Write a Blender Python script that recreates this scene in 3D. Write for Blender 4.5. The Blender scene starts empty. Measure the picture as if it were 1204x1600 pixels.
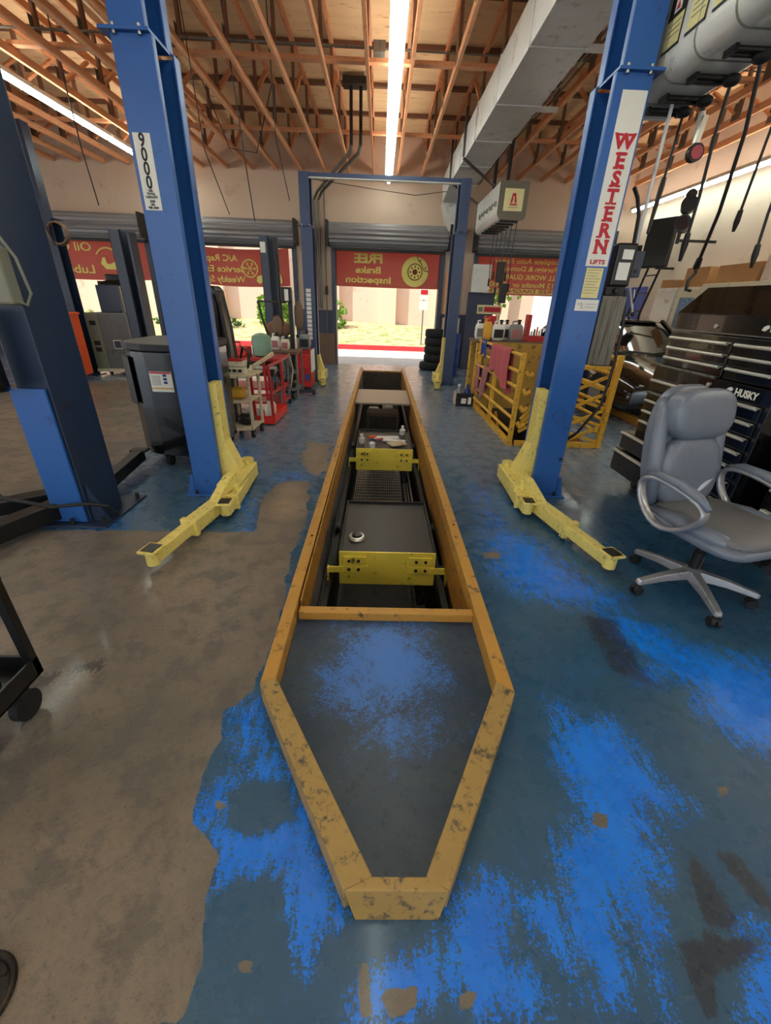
import bpy, bmesh, math, random
import numpy as np
from mathutils import Vector, Matrix
random.seed(4)
S = bpy.context.scene
COL = S.collection
pi = math.pi

# ------------------------------------------------------------ camera
cam_d = bpy.data.cameras.new('camera'); cam = bpy.data.objects.new('camera', cam_d); COL.objects.link(cam)
cam_d.sensor_fit = 'HORIZONTAL'; cam_d.sensor_width = 36.0; cam_d.lens = 650.224/1204*36.0
cam_d.clip_start = .02; cam_d.clip_end = 300
rot = Matrix(((0.99942495, -0.02470766, -0.02322291), (-0.0096114, 0.45036254, -0.89279404), (0.03251758, 0.89250384, 0.44986608)))
cam.matrix_world = Matrix.Translation((0, 0, 1.5)) @ rot.to_4x4()
S.camera = cam
# ------------------------------------------------------------ exposure, sky, sun
S.view_settings.view_transform = 'Standard'; S.view_settings.look = 'None'
S.view_settings.gamma = 1; S.view_settings.use_curve_mapping = False
S.view_settings.exposure = 0.78
W = bpy.data.worlds.new('world'); S.world = W; W.use_nodes = True
wn = W.node_tree.nodes; wl = W.node_tree.links
sky = wn.new('ShaderNodeTexSky'); sky.sky_type = 'HOSEK_WILKIE'; sky.turbidity = 4; sky.ground_albedo = .5
sky.sun_direction = Vector((-.55, -.25, .8)).normalized()
hs = wn.new('ShaderNodeHueSaturation'); hs.inputs['Saturation'].default_value = .45; hs.inputs['Value'].default_value = 1.0
wl.new(sky.outputs[0], hs.inputs['Color']); wl.new(hs.outputs[0], wn['Background'].inputs[0])
SKY_STRENGTH = 4.6
wn['Background'].inputs[1].default_value = SKY_STRENGTH
sun_d = bpy.data.lights.new('sun', 'SUN'); sun_d.energy = 4.4; sun_d.angle = .01; sun_d.color = (1, .95, .86)
sun = bpy.data.objects.new('sun', sun_d); COL.objects.link(sun); sun.location = (-10, -5, 20)
sun.rotation_euler = Vector((-.55, -.25, .8)).to_track_quat('Z', 'Y').to_euler()
TUBE_POWER = 15.0      # emission of the fluorescent diffusers

# ------------------------------------------------------------ materials
def srgb(c):
    return tuple((v/255/12.92 if v/255 <= .04045 else ((v/255+.055)/1.055)**2.4) for v in c)
MATS = {}
def M(name, col=(128,128,128), rough=.5, metal=0.0, dirt=0.0, dcol=(50,42,36), scale=6.0, bump=0.0, var=.12, emit=None, estr=0, trans=0, alpha=1, coat=0, stretch=None, detail=6):
    if name in MATS: return MATS[name]
    m = bpy.data.materials.new(name); m.use_nodes = True; MATS[name] = m
    n = m.node_tree.nodes; l = m.node_tree.links; b = n['Principled BSDF']
    c = srgb(col) + (1,)
    b.inputs['Roughness'].default_value = rough; b.inputs['Metallic'].default_value = metal
    b.inputs['Transmission Weight'].default_value = trans; b.inputs['Alpha'].default_value = alpha
    b.inputs['Coat Weight'].default_value = coat
    tc = n.new('ShaderNodeTexCoord'); mp = n.new('ShaderNodeMapping'); l.new(tc.outputs['Object'], mp.inputs[0])
    if stretch: mp.inputs['Scale'].default_value = stretch
    nz = n.new('ShaderNodeTexNoise'); nz.inputs['Scale'].default_value = scale; nz.inputs['Detail'].default_value = detail; nz.inputs['Roughness'].default_value = .62
    l.new(mp.outputs[0], nz.inputs['Vector'])
    hv = n.new('ShaderNodeMixRGB'); hv.blend_type = 'MIX'
    hv.inputs[1].default_value = tuple(v*(1-var) for v in c[:3])+(1,); hv.inputs[2].default_value = tuple(min(1, v*(1+var)) for v in c[:3])+(1,)
    l.new(nz.outputs['Fac'], hv.inputs[0])
    out = hv.outputs[0]
    if dirt > 0:
        n2 = n.new('ShaderNodeTexNoise'); n2.inputs['Scale'].default_value = scale*2.3; n2.inputs['Detail'].default_value = 9; n2.inputs['Roughness'].default_value = .7
        l.new(mp.outputs[0], n2.inputs['Vector'])
        r = n.new('ShaderNodeValToRGB'); r.color_ramp.elements[0].position = .62-.25*dirt; r.color_ramp.elements[1].position = .70-.18*dirt
        l.new(n2.outputs['Fac'], r.inputs[0])
        mx = n.new('ShaderNodeMixRGB'); l.new(r.outputs[0], mx.inputs[0]); l.new(out, mx.inputs[1]); mx.inputs[2].default_value = srgb(dcol)+(1,)
        out = mx.outputs[0]
    l.new(out, b.inputs['Base Color'])
    if bump:
        bp = n.new('ShaderNodeBump'); bp.inputs['Strength'].default_value = bump; bp.inputs['Distance'].default_value = .01
        l.new(nz.outputs['Fac'], bp.inputs['Height']); l.new(bp.outputs[0], b.inputs['Normal'])
    if emit:
        b.inputs['Emission Color'].default_value = srgb(emit)+(1,); b.inputs['Emission Strength'].default_value = estr
    return m

M('lift_blue', (42,94,164), .33, dirt=.06, dcol=(30,66,120), scale=4, var=.12)
M('lift_blue_dark', (32,46,70), .38, dirt=.2, dcol=(22,28,40), scale=3, var=.25)
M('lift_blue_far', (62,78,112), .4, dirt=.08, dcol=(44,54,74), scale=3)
M('lift_grey', (62,70,86), .5, dirt=.2, dcol=(30,32,38), scale=3)
M('inner_dark', (22,26,32), .6)
M('lift_yellow', (226,206,112), .5, dirt=.22, dcol=(120,104,60), scale=14, var=.12)
M('curb_yellow', (188,138,58), .5, dirt=.22, dcol=(84,68,50), scale=7, var=.16, bump=.2)
M('curb_yellow_tip', (166,134,72), .5, dirt=.36, dcol=(78,68,58), scale=11, var=.16, bump=.2)
M('curb_brown', (168,116,40), .6, dirt=.35, dcol=(90,62,30), scale=5, var=.15)
M('tray_yellow', (240,218,84), .35, dirt=.15, dcol=(120,100,30), scale=5)
M('gate_yellow', (222,170,50), .45, dirt=.3, dcol=(110,80,40), scale=9)
M('panel_tan', (176,140,60), .6, dirt=.3, dcol=(120,90,40), scale=4)
M('black', (16,16,17), .35, scale=8)
M('black_gloss', (9,9,10), .2, scale=3, coat=.5)
M('black_rubber', (20,20,21), .7)
M('grease', (18,16,14), .35, dirt=.3, dcol=(60,50,34), scale=8)
M('dark_steel', (52,50,48), .45, .6, dirt=.3, scale=8)
M('steel', (150,152,155), .3, .9, scale=8)
M('bright_steel', (226,222,208), .32, .6, scale=8)
M('galv', (206,206,204), .42, .25, dirt=.25, dcol=(160,156,152), scale=2.4, var=.2)
M('galv_old', (120,116,104), .5, .4, dirt=.4, dcol=(88,80,66), scale=2, stretch=(6,6,.6), var=.2)
M('white_paint', (225,222,214), .5, dirt=.1, dcol=(180,170,155), scale=3)
M('white_enamel', (214,214,208), .28, dirt=.15, dcol=(160,150,130), scale=3, coat=.3)
M('label_white', (228,226,216), .6, scale=20, var=.04)
M('label_yellow', (222,212,150), .6, scale=20)
M('ink_black', (24,24,26), .6); M('dark_glass', (12,14,16), .06, scale=2, coat=.6); M('ink_red', (190,24,42), .5); M('ink_grey', (120,120,118), .6)
M('ink_blue', (40,60,120), .6)
M('wall_cream', (214,196,176), .8, dirt=.1, dcol=(190,168,146), scale=.8, var=.06)
M('wall_back', (202,178,158), .85, dirt=.12, dcol=(184,160,140), scale=.9, var=.06)
M('wainscot', (68,72,92), .7, scale=3)
M('wainscot_blue', (64,76,142), .6, scale=3)
M('door_blue', (84,98,176), .5, scale=3)
M('plywood', (246,210,162), .8, dirt=.2, dcol=(196,146,96), scale=1.6, stretch=(.6,3,3), var=.2)
M('wood_orange', (230,168,122), .7, dirt=.15, dcol=(150,90,56), scale=5, stretch=(4,.5,4), var=.18)
M('wood_dark', (124,88,66), .8, scale=5, stretch=(4,4,.6), var=.2)
M('wood_brown', (110,88,68), .7, scale=4, var=.2)
M('cardboard', (176,130,84), .8, scale=5)
M('roller', (138,136,138), .42, .2, dirt=.1, dcol=(90,88,86), scale=2, stretch=(.5,4,4))
M('banner_red', (216,124,108), .6, scale=2, var=.08)
M('banner_yellow', (255,232,130), .6); M('banner_dark', (120,30,26), .6)
M('chair_leather', (108,116,128), .3, dirt=.12, dcol=(100,104,110), scale=9, var=.12, bump=.3)
M('chair_leather_worn', (104,104,106), .5, dirt=.2, dcol=(98,94,92), scale=7)
M('chair_torn', (190,192,205), .8); M('chair_silver', (165,165,168), .32, .55, dirt=.15, dcol=(110,105,100), scale=9)
M('red_paint', (178,34,34), .4, dirt=.2, dcol=(100,26,24), scale=6)
M('red_bright', (214,44,34), .45, dirt=.1, dcol=(140,30,24), scale=5); M('orange_paint', (240,96,44), .45, dirt=.1, dcol=(190,70,36), scale=5)
M('blue_paint', (34,60,140), .5); M('rag', (182,86,92), .9, scale=12, bump=.3); M('rag_pink', (164,108,108), .9, scale=12, bump=.3); M('rag_blue', (44,60,132), .9)
M('tan_paint', (196,180,148), .55, dirt=.3, dcol=(130,110,84), scale=8); M('beige', (214,206,180), .5, scale=6, dirt=.1)
M('green_tank', (120,156,134), .4, dirt=.15, dcol=(96,120,104), scale=5)
M('machine_grey', (104,108,106), .5, dirt=.2, dcol=(76,78,76), scale=4); M('machine_olive', (122,122,104), .5)
M('panel_pale', (206,186,170), .6, dirt=.2, dcol=(176,150,130), scale=2)
M('cap_grey', (104,98,84), .5); M('cap_cream', (226,216,160), .5)
M('jug_white', (222,222,214), .4, scale=8); M('jug_grey', (128,132,134), .4); M('jug_yellow', (214,160,50), .4)
M('paper', (226,224,220), .8); M('cloudy', (212,206,196), .7)
M('poster_blue', (84,124,168), .6, dirt=.4, dcol=(180,190,190), scale=14)
M('concrete_out', (214,206,192), .85, dirt=.1, dcol=(190,182,168), scale=1.5); M('kerb_red', (198,50,56), .7, scale=4)
M('earth', (196,168,132), .95, dirt=.55, dcol=(120,140,66), scale=1.3, var=.2, bump=.3)
M('stucco', (226,196,176), .9, dirt=.15, dcol=(206,168,146), scale=.6, var=.06); M('stucco_light', (234,206,182), .9, scale=.6, var=.05)
M('leaf', (110,158,50), .7, dirt=.4, dcol=(60,100,30), scale=6, var=.3); M('leaf_dark', (66,104,40), .7, dirt=.4, dcol=(34,60,22), scale=5, var=.3)
M('car_black', (10,10,11), .12, scale=2, coat=1); M('car_trim', (24,24,25), .5)
M('tyre', (24,24,25), .75, scale=12); M('hose', (26,24,22), .5)
M('chain', (96,80,60), .5, .3)
M('tread_plate', (150,136,112), .5, .4, dirt=.3, dcol=(110,90,60), scale=6)
M('pit_wall', (70,62,50), .7, dirt=.4, dcol=(36,30,24), scale=4)
M('pit_wall_grey', (104,102,104), .7, dirt=.4, dcol=(60,56,54), scale=4)
M('pit_floor', (60,54,44), .5, dirt=.5, dcol=(24,22,20), scale=4)
g = M('glass', (190,205,205), .05, trans=0, alpha=.28)
M('lens_red', (34,10,12), .2)
M('tube_glow', (240,246,240), .4, emit=(236,250,240), estr=TUBE_POWER); M('added_uplight_glow', (240,246,240), .4, emit=(255,240,224), estr=11)  # the second glow is an added upward light for the roof deck

def translucent(name, k):
    m = MATS[name]; n = m.node_tree.nodes; l = m.node_tree.links; b = n['Principled BSDF']
    src = b.inputs['Base Color'].links[0].from_socket; t = n.new('ShaderNodeBsdfTranslucent'); l.new(src, t.inputs[0])
    mx = n.new('ShaderNodeMixShader'); mx.inputs[0].default_value = k; l.new(b.outputs[0], mx.inputs[1]); l.new(t.outputs[0], mx.inputs[2])
    l.new(mx.outputs[0], n['Material Output'].inputs[0])
translucent('banner_red', .38); translucent('leaf', .3)

def floor_material():
    m = bpy.data.materials.new('painted_floor'); m.use_nodes = True; n = m.node_tree.nodes; l = m.node_tree.links; b = n['Principled BSDF']
    tc = n.new('ShaderNodeTexCoord')
    def noise(scale, detail=8, rough=.65, st=(1,1,1), rz=0):
        mp = n.new('ShaderNodeMapping'); mp.inputs['Scale'].default_value = st; mp.inputs['Rotation'].default_value = (0,0,rz)
        l.new(tc.outputs['Object'], mp.inputs[0])
        z = n.new('ShaderNodeTexNoise'); z.inputs['Scale'].default_value = scale; z.inputs['Detail'].default_value = detail; z.inputs['Roughness'].default_value = rough
        l.new(mp.outputs[0], z.inputs['Vector']); return z.outputs['Fac']
    def attr(nm):
        a = n.new('ShaderNodeAttribute'); a.attribute_name = nm; return a.outputs['Fac']
    def math_(op, a, c):
        x = n.new('ShaderNodeMath'); x.operation = op
        for i, v in enumerate((a, c)):
            if isinstance(v, (int, float)): x.inputs[i].default_value = v
            else: l.new(v, x.inputs[i])
        return x.outputs[0]
    def ramp(v, a, c):
        r = n.new('ShaderNodeMapRange'); r.interpolation_type = 'SMOOTHSTEP'; r.inputs[1].default_value = a; r.inputs[2].default_value = c
        l.new(v, r.inputs[0]); return r.outputs[0]
    def mix(f, a, c):
        x = n.new('ShaderNodeMixRGB')
        if isinstance(f, (int, float)): x.inputs[0].default_value = f
        else: l.new(f, x.inputs[0])
        for i, v in ((1, a), (2, c)):
            if isinstance(v, tuple): x.inputs[i].default_value = srgb(v)+(1,)
            else: l.new(v, x.inputs[i])
        return x.outputs[0]
    big = noise(1.3); med = noise(7); fine = noise(55, 12, .8); spk = noise(330, 5, .75); strk = noise(26, 6, .7, (1.6,.35,1), .35)
    # old dark blue paint under the bright coat
    base = mix(ramp(big, .35, .7), (38,82,116), (54,88,110))
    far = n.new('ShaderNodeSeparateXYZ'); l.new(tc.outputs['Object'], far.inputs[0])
    base = mix(math_('MULTIPLY', ramp(math_('ADD', far.outputs[1], math_('MULTIPLY', math_('SUBTRACT', med, .5), 3.0)), 2.4, 6.5), .85), base, (122,136,152))  # greyer towards the doors: faded paint plus doorway sheen put into the colour
    base = mix(ramp(fine, .58, .78), base, (34,50,66))
    base = mix(math_('MULTIPLY', ramp(med, .60, .70), .55), base, (44,110,170))      # faint bright remnants
    base = mix(math_('MULTIPLY', ramp(spk, .62, .72), .5), base, (92,104,112))
    base = mix(math_('MULTIPLY', ramp(math_('ADD', far.outputs[1], math_('MULTIPLY', math_('SUBTRACT', big, .5), 3.0)), 3.0, 7.0), .8), base, (112,128,146))  # far grey laid again over the specks, floor reflection and fading in one colour
    # bright blue coat
    e1 = math_('MULTIPLY', math_('SUBTRACT', fine, .5), 1.7); e2 = math_('MULTIPLY', math_('SUBTRACT', strk, .5), 2.0); e3 = math_('MULTIPLY', math_('SUBTRACT', spk, .5), 1.2)
    nw = math_('ADD', math_('MULTIPLY', ramp(attr('bright'), 0.0, .3), .72), .28)
    bm_ = math_('ADD', attr('bright'), math_('MULTIPLY', math_('ADD', math_('ADD', e1, math_('MULTIPLY', math_('SUBTRACT', noise(130, 3, .6), .5), 1.8)), math_('ADD', e2, e3)), nw))
    bf = ramp(bm_, .47, .53)
    bright = mix(ramp(med, .3, .7), (0,112,226), (6,130,244)); bright = mix(math_('MULTIPLY', ramp(spk, .58, .66), .6), bright, (20,60,110))
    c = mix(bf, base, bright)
    # worn bare concrete
    conc = mix(ramp(big, .35, .65), (104,96,84), (132,118,100))
    conc = mix(math_('MULTIPLY', ramp(med, .48, .6), .7), conc, (92,86,80)); conc = mix(math_('MULTIPLY', ramp(noise(18, 9, .8), .5, .66), .55), conc, (84,78,74)); conc = mix(math_('MULTIPLY', ramp(fine, .52, .66), .7), conc, (70,66,64))
    conc = mix(math_('MULTIPLY', ramp(spk, .54, .66), .6), conc, (158,146,126))
    tan = mix(ramp(med, .3, .7), (168,142,116), (138,120,102)); tan = mix(ramp(fine, .55, .7), tan, (120,104,92))
    conc = mix(ramp(attr('pale'), .4, .7), conc, tan)
    cm = math_('ADD', attr('concrete'), math_('ADD', math_('MULTIPLY', math_('SUBTRACT', med, .5), .9), math_('MULTIPLY', math_('SUBTRACT', fine, .5), .35)))
    cf = ramp(cm, .47, .53)
    c = mix(cf, c, conc)
    # scattered chips through to bare concrete
    chips = math_('ADD', noise(4.5, 9, .7), math_('MULTIPLY', attr('concrete'), .0))
    c = mix(math_('MULTIPLY', ramp(chips, .70, .72), .8), c, tan)
    gr = math_('ADD', attr('grime'), math_('ADD', math_('MULTIPLY', math_('SUBTRACT', strk, .5), 1.2), math_('MULTIPLY', math_('SUBTRACT', fine, .5), 1.2)))
    c = mix(math_('MULTIPLY', ramp(gr, .42, .6), .75), c, (38,36,38))
    c = mix(math_('MULTIPLY', ramp(noise(2.2, 7, .7), .58, .75), .35), c, (54,56,62))
    # expansion joints every 3 m
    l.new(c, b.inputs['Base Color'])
    ro = n.new('ShaderNodeMapRange'); l.new(med, ro.inputs[0]); ro.inputs[3].default_value = .14; ro.inputs[4].default_value = .42
    ro2 = n.new('ShaderNodeMath'); ro2.operation = 'MULTIPLY_ADD'; l.new(cf, ro2.inputs[0]); ro2.inputs[1].default_value = .22; l.new(ro.outputs[0], ro2.inputs[2])
    l.new(ro2.outputs[0], b.inputs['Roughness']); b.inputs['Coat Weight'].default_value = .25; b.inputs['Coat Roughness'].default_value = .12
    h = math_('ADD', math_('MULTIPLY', bf, .35), math_('MULTIPLY', fine, .6)); h = math_('SUBTRACT', h, math_('MULTIPLY', cf, .5))
    bp = n.new('ShaderNodeBump'); bp.inputs['Strength'].default_value = .35; bp.inputs['Distance'].default_value = .006
    l.new(h, bp.inputs['Height']); l.new(bp.outputs[0], b.inputs['Normal'])
    MATS['painted_floor'] = m; return m
floor_material()

def grid_material(name, col, dark, sx, sy, th):
    """bar grating / expanded mesh: bright bars over dark gaps"""
    m = bpy.data.materials.new(name); m.use_nodes = True; n = m.node_tree.nodes; l = m.node_tree.links; b = n['Principled BSDF']
    tc = n.new('ShaderNodeTexCoord'); mp = n.new('ShaderNodeMapping'); mp.inputs['Scale'].default_value = (sx, sy, 1); l.new(tc.outputs['Object'], mp.inputs[0])
    br = n.new('ShaderNodeTexBrick'); br.inputs['Scale'].default_value = 1; br.inputs['Mortar Size'].default_value = th; br.offset = .5 if sx != sy else 0
    br.inputs['Color1'].default_value = srgb(dark)+(1,); br.inputs['Color2'].default_value = srgb(dark)+(1,); br.inputs['Mortar'].default_value = srgb(col)+(1,)
    l.new(mp.outputs[0], br.inputs['Vector']); l.new(br.outputs['Color'], b.inputs['Base Color']); b.inputs['Roughness'].default_value = .4
    bp = n.new('ShaderNodeBump'); bp.inputs['Strength'].default_value = .8; bp.inputs['Distance'].default_value = .004; l.new(br.outputs['Fac'], bp.inputs['Height']); l.new(bp.outputs[0], b.inputs['Normal'])
    MATS[name] = m; return m
grid_material('expanded_mesh', (82,78,72), (10,10,10), 16, 18, .045)
grid_material('tread', (150,138,118), (112,100,84), 60, 60, .2)

# ------------------------------------------------------------ mesh helpers
class MB:
    def __init__(s): s.bm = bmesh.new()
    def _q(s, vs, faces):
        v = [s.bm.verts.new(p) for p in vs]
        for f in faces:
            try: s.bm.faces.new([v[i] for i in f])
            except ValueError: pass
        return v
    def box(s, x0, x1, y0, y1, z0, z1, T=None):
        vs = [Vector(p) for p in ((x0,y0,z0),(x1,y0,z0),(x1,y1,z0),(x0,y1,z0),(x0,y0,z1),(x1,y0,z1),(x1,y1,z1),(x0,y1,z1))]
        if T: vs = [T @ v for v in vs]
        s._q(vs, ((0,3,2,1),(4,5,6,7),(0,1,5,4),(1,2,6,5),(2,3,7,6),(3,0,4,7))); return s
    def bar(s, p0, p1, w, h, up=(0,0,1)):
        p0, p1 = Vector(p0), Vector(p1); d = (p1-p0); L = d.length; d.normalize(); u = Vector(up)
        sd = d.cross(u)
        if sd.length < 1e-4: sd = d.cross(Vector((0,1,0)))
        sd.normalize(); u = sd.cross(d)
        vs = []
        for p in (p0, p1):
            for a, b in ((-1,-1),(1,-1),(1,1),(-1,1)): vs.append(p + sd*a*w/2 + u*b*h/2)
        s._q(vs, ((3,2,1,0),(4,5,6,7),(0,1,5,4),(1,2,6,5),(2,3,7,6),(3,0,4,7))); return s
    def tube(s, pts, r, n=8, cap=True, radii=None):
        pts = [Vector(p) for p in pts]; rings = []; prev = None
        for i, p in enumerate(pts):
            d = (pts[min(i+1, len(pts)-1)] - pts[max(i-1, 0)]).normalized()
            if prev is None:
                a = Vector((0,0,1)) if abs(d.z) < .9 else Vector((1,0,0)); e = d.cross(a).normalized()
            else: e = (prev - d*prev.dot(d)).normalized()
            prev = e; f = d.cross(e); rr = radii[i] if radii else r
            rings.append([s.bm.verts.new(p + e*math.cos(2*pi*k/n)*rr + f*math.sin(2*pi*k/n)*rr) for k in range(n)])
        for a, b in zip(rings, rings[1:]):
            for k in range(n): s.bm.faces.new((a[k], a[(k+1)%n], b[(k+1)%n], b[k]))
        if cap:
            s.bm.faces.new(rings[0][::-1]); s.bm.faces.new(rings[-1])
        return s
    def cyl(s, p0, p1, r, n=16, r2=None): return s.tube([p0, p1], r, n, radii=[r, r if r2 is None else r2])
    def prism(s, poly, axis, a, b, T=None):
        """poly of 2-D points swept along axis ('x','y','z') from a to b"""
        def P(u, v, w): return {'x': (w,u,v), 'y': (u,w,v), 'z': (u,v,w)}[axis]
        A = [Vector(P(u,v,a)) for u,v in poly]; B = [Vector(P(u,v,b)) for u,v in poly]
        if T: A = [T@v for v in A]; B = [T@v for v in B]
        n = len(poly); va = [s.bm.verts.new(p) for p in A]; vb = [s.bm.verts.new(p) for p in B]
        s.bm.faces.new(va); s.bm.faces.new(vb[::-1])
        for i in range(n): s.bm.faces.new((va[i], vb[i], vb[(i+1)%n], va[(i+1)%n]))
        return s
    def lathe(s, prof, c, axis='z', n=24):
        c = Vector(c); rings = []
        for r, h in prof:
            ring = []
            for k in range(n):
                a = 2*pi*k/n; u, v = r*math.cos(a), r*math.sin(a)
                ring.append(s.bm.verts.new(c + Vector({'z':(u,v,h),'y':(u,h,v),'x':(h,u,v)}[axis])))
            rings.append(ring)
        for a, b in zip(rings, rings[1:]):
            for k in range(n): s.bm.faces.new((a[k], a[(k+1)%n], b[(k+1)%n], b[k]))
        s.bm.faces.new(rings[0][::-1]); s.bm.faces.new(rings[-1]); return s
    def torus(s, c, R, r, axis='y', n=28, m=8, a0=0, a1=2*pi):
        c = Vector(c); full = abs(a1-a0-2*pi) < 1e-6; rings = []
        for i in range(n + (0 if full else 1)):
            a = a0 + (a1-a0)*i/n; ring = []
            for k in range(m):
                t = 2*pi*k/m; rr = R + r*math.cos(t); u, v, w = rr*math.cos(a), rr*math.sin(a), r*math.sin(t)
                ring.append(s.bm.verts.new(c + Vector({'z':(u,v,w),'y':(u,w,v),'x':(w,u,v)}[axis])))
            rings.append(ring)
        pairs = list(zip(rings, rings[1:])) + ([(rings[-1], rings[0])] if full else [])
        for a, b in pairs:
            for k in range(m): s.bm.faces.new((a[k], a[(k+1)%m], b[(k+1)%m], b[k]))
        return s
    def pillow(s, c, hx, hy, hz, T=None, e=.35, nu=24, nv=14):
        """superellipsoid cushion"""
        c = Vector(c); P = lambda v, p: math.copysign(abs(v)**p, v); rings = []
        for j in range(1, nv):
            ph = -pi/2 + pi*j/nv; ring = []
            for i in range(nu):
                t = 2*pi*i/nu
                p = Vector((hx*P(math.cos(ph), e*1.4)*P(math.cos(t), e), hy*P(math.cos(ph), e*1.4)*P(math.sin(t), e), hz*P(math.sin(ph), .75)))
                if T: p = T @ p
                ring.append(s.bm.verts.new(c + p))
            rings.append(ring)
        for a, b in zip(rings, rings[1:]):
            for k in range(nu): s.bm.faces.new((a[k], a[(k+1)%nu], b[(k+1)%nu], b[k]))
        s.bm.faces.new(rings[0][::-1]); s.bm.faces.new(rings[-1]); return s
    def sheet(s, fn, nu, nv, th=.003):
        """fn(u,v) -> point; a thin solid sheet"""
        P = [[Vector(fn(i/nu, j/nv)) for j in range(nv+1)] for i in range(nu+1)]
        def nrm(i, j):
            a = P[min(i+1,nu)][j]-P[max(i-1,0)][j]; b = P[i][min(j+1,nv)]-P[i][max(j-1,0)]
            return a.cross(b).normalized()
        A = [[s.bm.verts.new(P[i][j]+nrm(i,j)*th/2) for j in range(nv+1)] for i in range(nu+1)]
        B = [[s.bm.verts.new(P[i][j]-nrm(i,j)*th/2) for j in range(nv+1)] for i in range(nu+1)]
        for i in range(nu):
            for j in range(nv):
                s.bm.faces.new((A[i][j],A[i+1][j],A[i+1][j+1],A[i][j+1])); s.bm.faces.new((B[i][j],B[i][j+1],B[i+1][j+1],B[i+1][j]))
        for i in range(nu):
            s.bm.faces.new((A[i][0],B[i][0],B[i+1][0],A[i+1][0])); s.bm.faces.new((A[i][nv],A[i+1][nv],B[i+1][nv],B[i][nv]))
        for j in range(nv):
            s.bm.faces.new((A[0][j],A[0][j+1],B[0][j+1],B[0][j])); s.bm.faces.new((A[nu][j],B[nu][j],B[nu][j+1],A[nu][j+1]))
        return s
    def build(s, name, mat, parent=None, bevel=0, smooth=False, sub=0):
        off = Vector((0,0,0))
        if parent is not None:
            q = parent
            while q is not None: off += q.location; q = q.parent
        bmesh.ops.recalc_face_normals(s.bm, faces=s.bm.faces)
        me = bpy.data.meshes.new(name)
        origin = off
        if parent is None and len(s.bm.verts):
            xs = [v.co for v in s.bm.verts]
            origin = Vector(((min(p.x for p in xs)+max(p.x for p in xs))/2, (min(p.y for p in xs)+max(p.y for p in xs))/2, min(p.z for p in xs)))
        for v in s.bm.verts: v.co -= origin
        s.bm.to_mesh(me); s.bm.free()
        o = bpy.data.objects.new(name, me); COL.objects.link(o)
        if parent is None: o.location = origin
        else: o.parent = parent
        me.materials.append(MATS[mat] if isinstance(mat, str) else mat)
        if smooth:
            for p in me.polygons: p.use_smooth = True
            if smooth != 'all':
                try: me.set_sharp_from_angle(angle=math.radians(38))
                except Exception: pass
        if bevel:
            b = o.modifiers.new('bevel', 'BEVEL'); b.width = bevel; b.segments = 2; b.limit_method = 'ANGLE'; b.angle_limit = .6
        if sub:
            b = o.modifiers.new('sub', 'SUBSURF'); b.levels = sub; b.render_levels = sub
        return o
def B(*a, **k): return MB().box(*a, **k)
def tag(o, label, cat, group=None, kind=None):
    if label: o['label'] = label
    if cat: o['category'] = cat
    if group: o['group'] = group
    if kind: o['kind'] = kind
    return o
def thing(name, loc, label, cat, group=None, rz=0):
    o = bpy.data.objects.new(name, None); COL.objects.link(o); o.location = loc; o.empty_display_size = .1
    return tag(o, label, cat, group)
def struct(o): o['kind'] = 'structure'; return o
def kids(o): return [c for c in list(bpy.data.objects) if c.parent == o]
def copy_tree(o, parent=None, tree=None):
    c = o.copy(); COL.objects.link(c)
    if parent is not None: c.parent = parent
    for ch in list(o.children): copy_tree(ch, c)
    return c
def dup(o, delta=None, loc=None, label=None, group=None):
    c = copy_tree(o)
    if delta: c.location = o.location + Vector(delta)
    if loc: c.location = Vector(loc)
    if label: c['label'] = label
    if group: c['group'] = group
    return c
def text(s, size, mat, name, parent, loc, right=(1,0,0), up=(0,0,1), align='CENTER', bold=0.0, depth=.002, wide=1.0, maxw=None):
    cu = bpy.data.curves.new('txt', 'FONT'); cu.body = s; cu.size = size; cu.align_x = align; cu.align_y = 'CENTER'; cu.offset = bold; cu.extrude = depth/2; cu.resolution_u = 3
    ob = bpy.data.objects.new('txt', cu); COL.objects.link(ob)
    bpy.context.view_layer.update()
    me = bpy.data.meshes.new_from_object(ob.evaluated_get(bpy.context.evaluated_depsgraph_get()))
    bpy.data.objects.remove(ob); bpy.data.curves.remove(cu)
    R_, U_ = Vector(right).normalized(), Vector(up).normalized(); N_ = R_.cross(U_); L_ = Vector(loc)
    mb = MB(); mb.bm.from_mesh(me); bpy.data.meshes.remove(me)
    if maxw:
        w = max(v.co.x for v in mb.bm.verts)-min(v.co.x for v in mb.bm.verts); wide = maxw/w
    for v in mb.bm.verts: p = v.co.copy(); v.co = L_ + R_*p.x*wide + U_*p.y + N_*p.z
    return mb.build(name, mat, parent)
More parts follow.
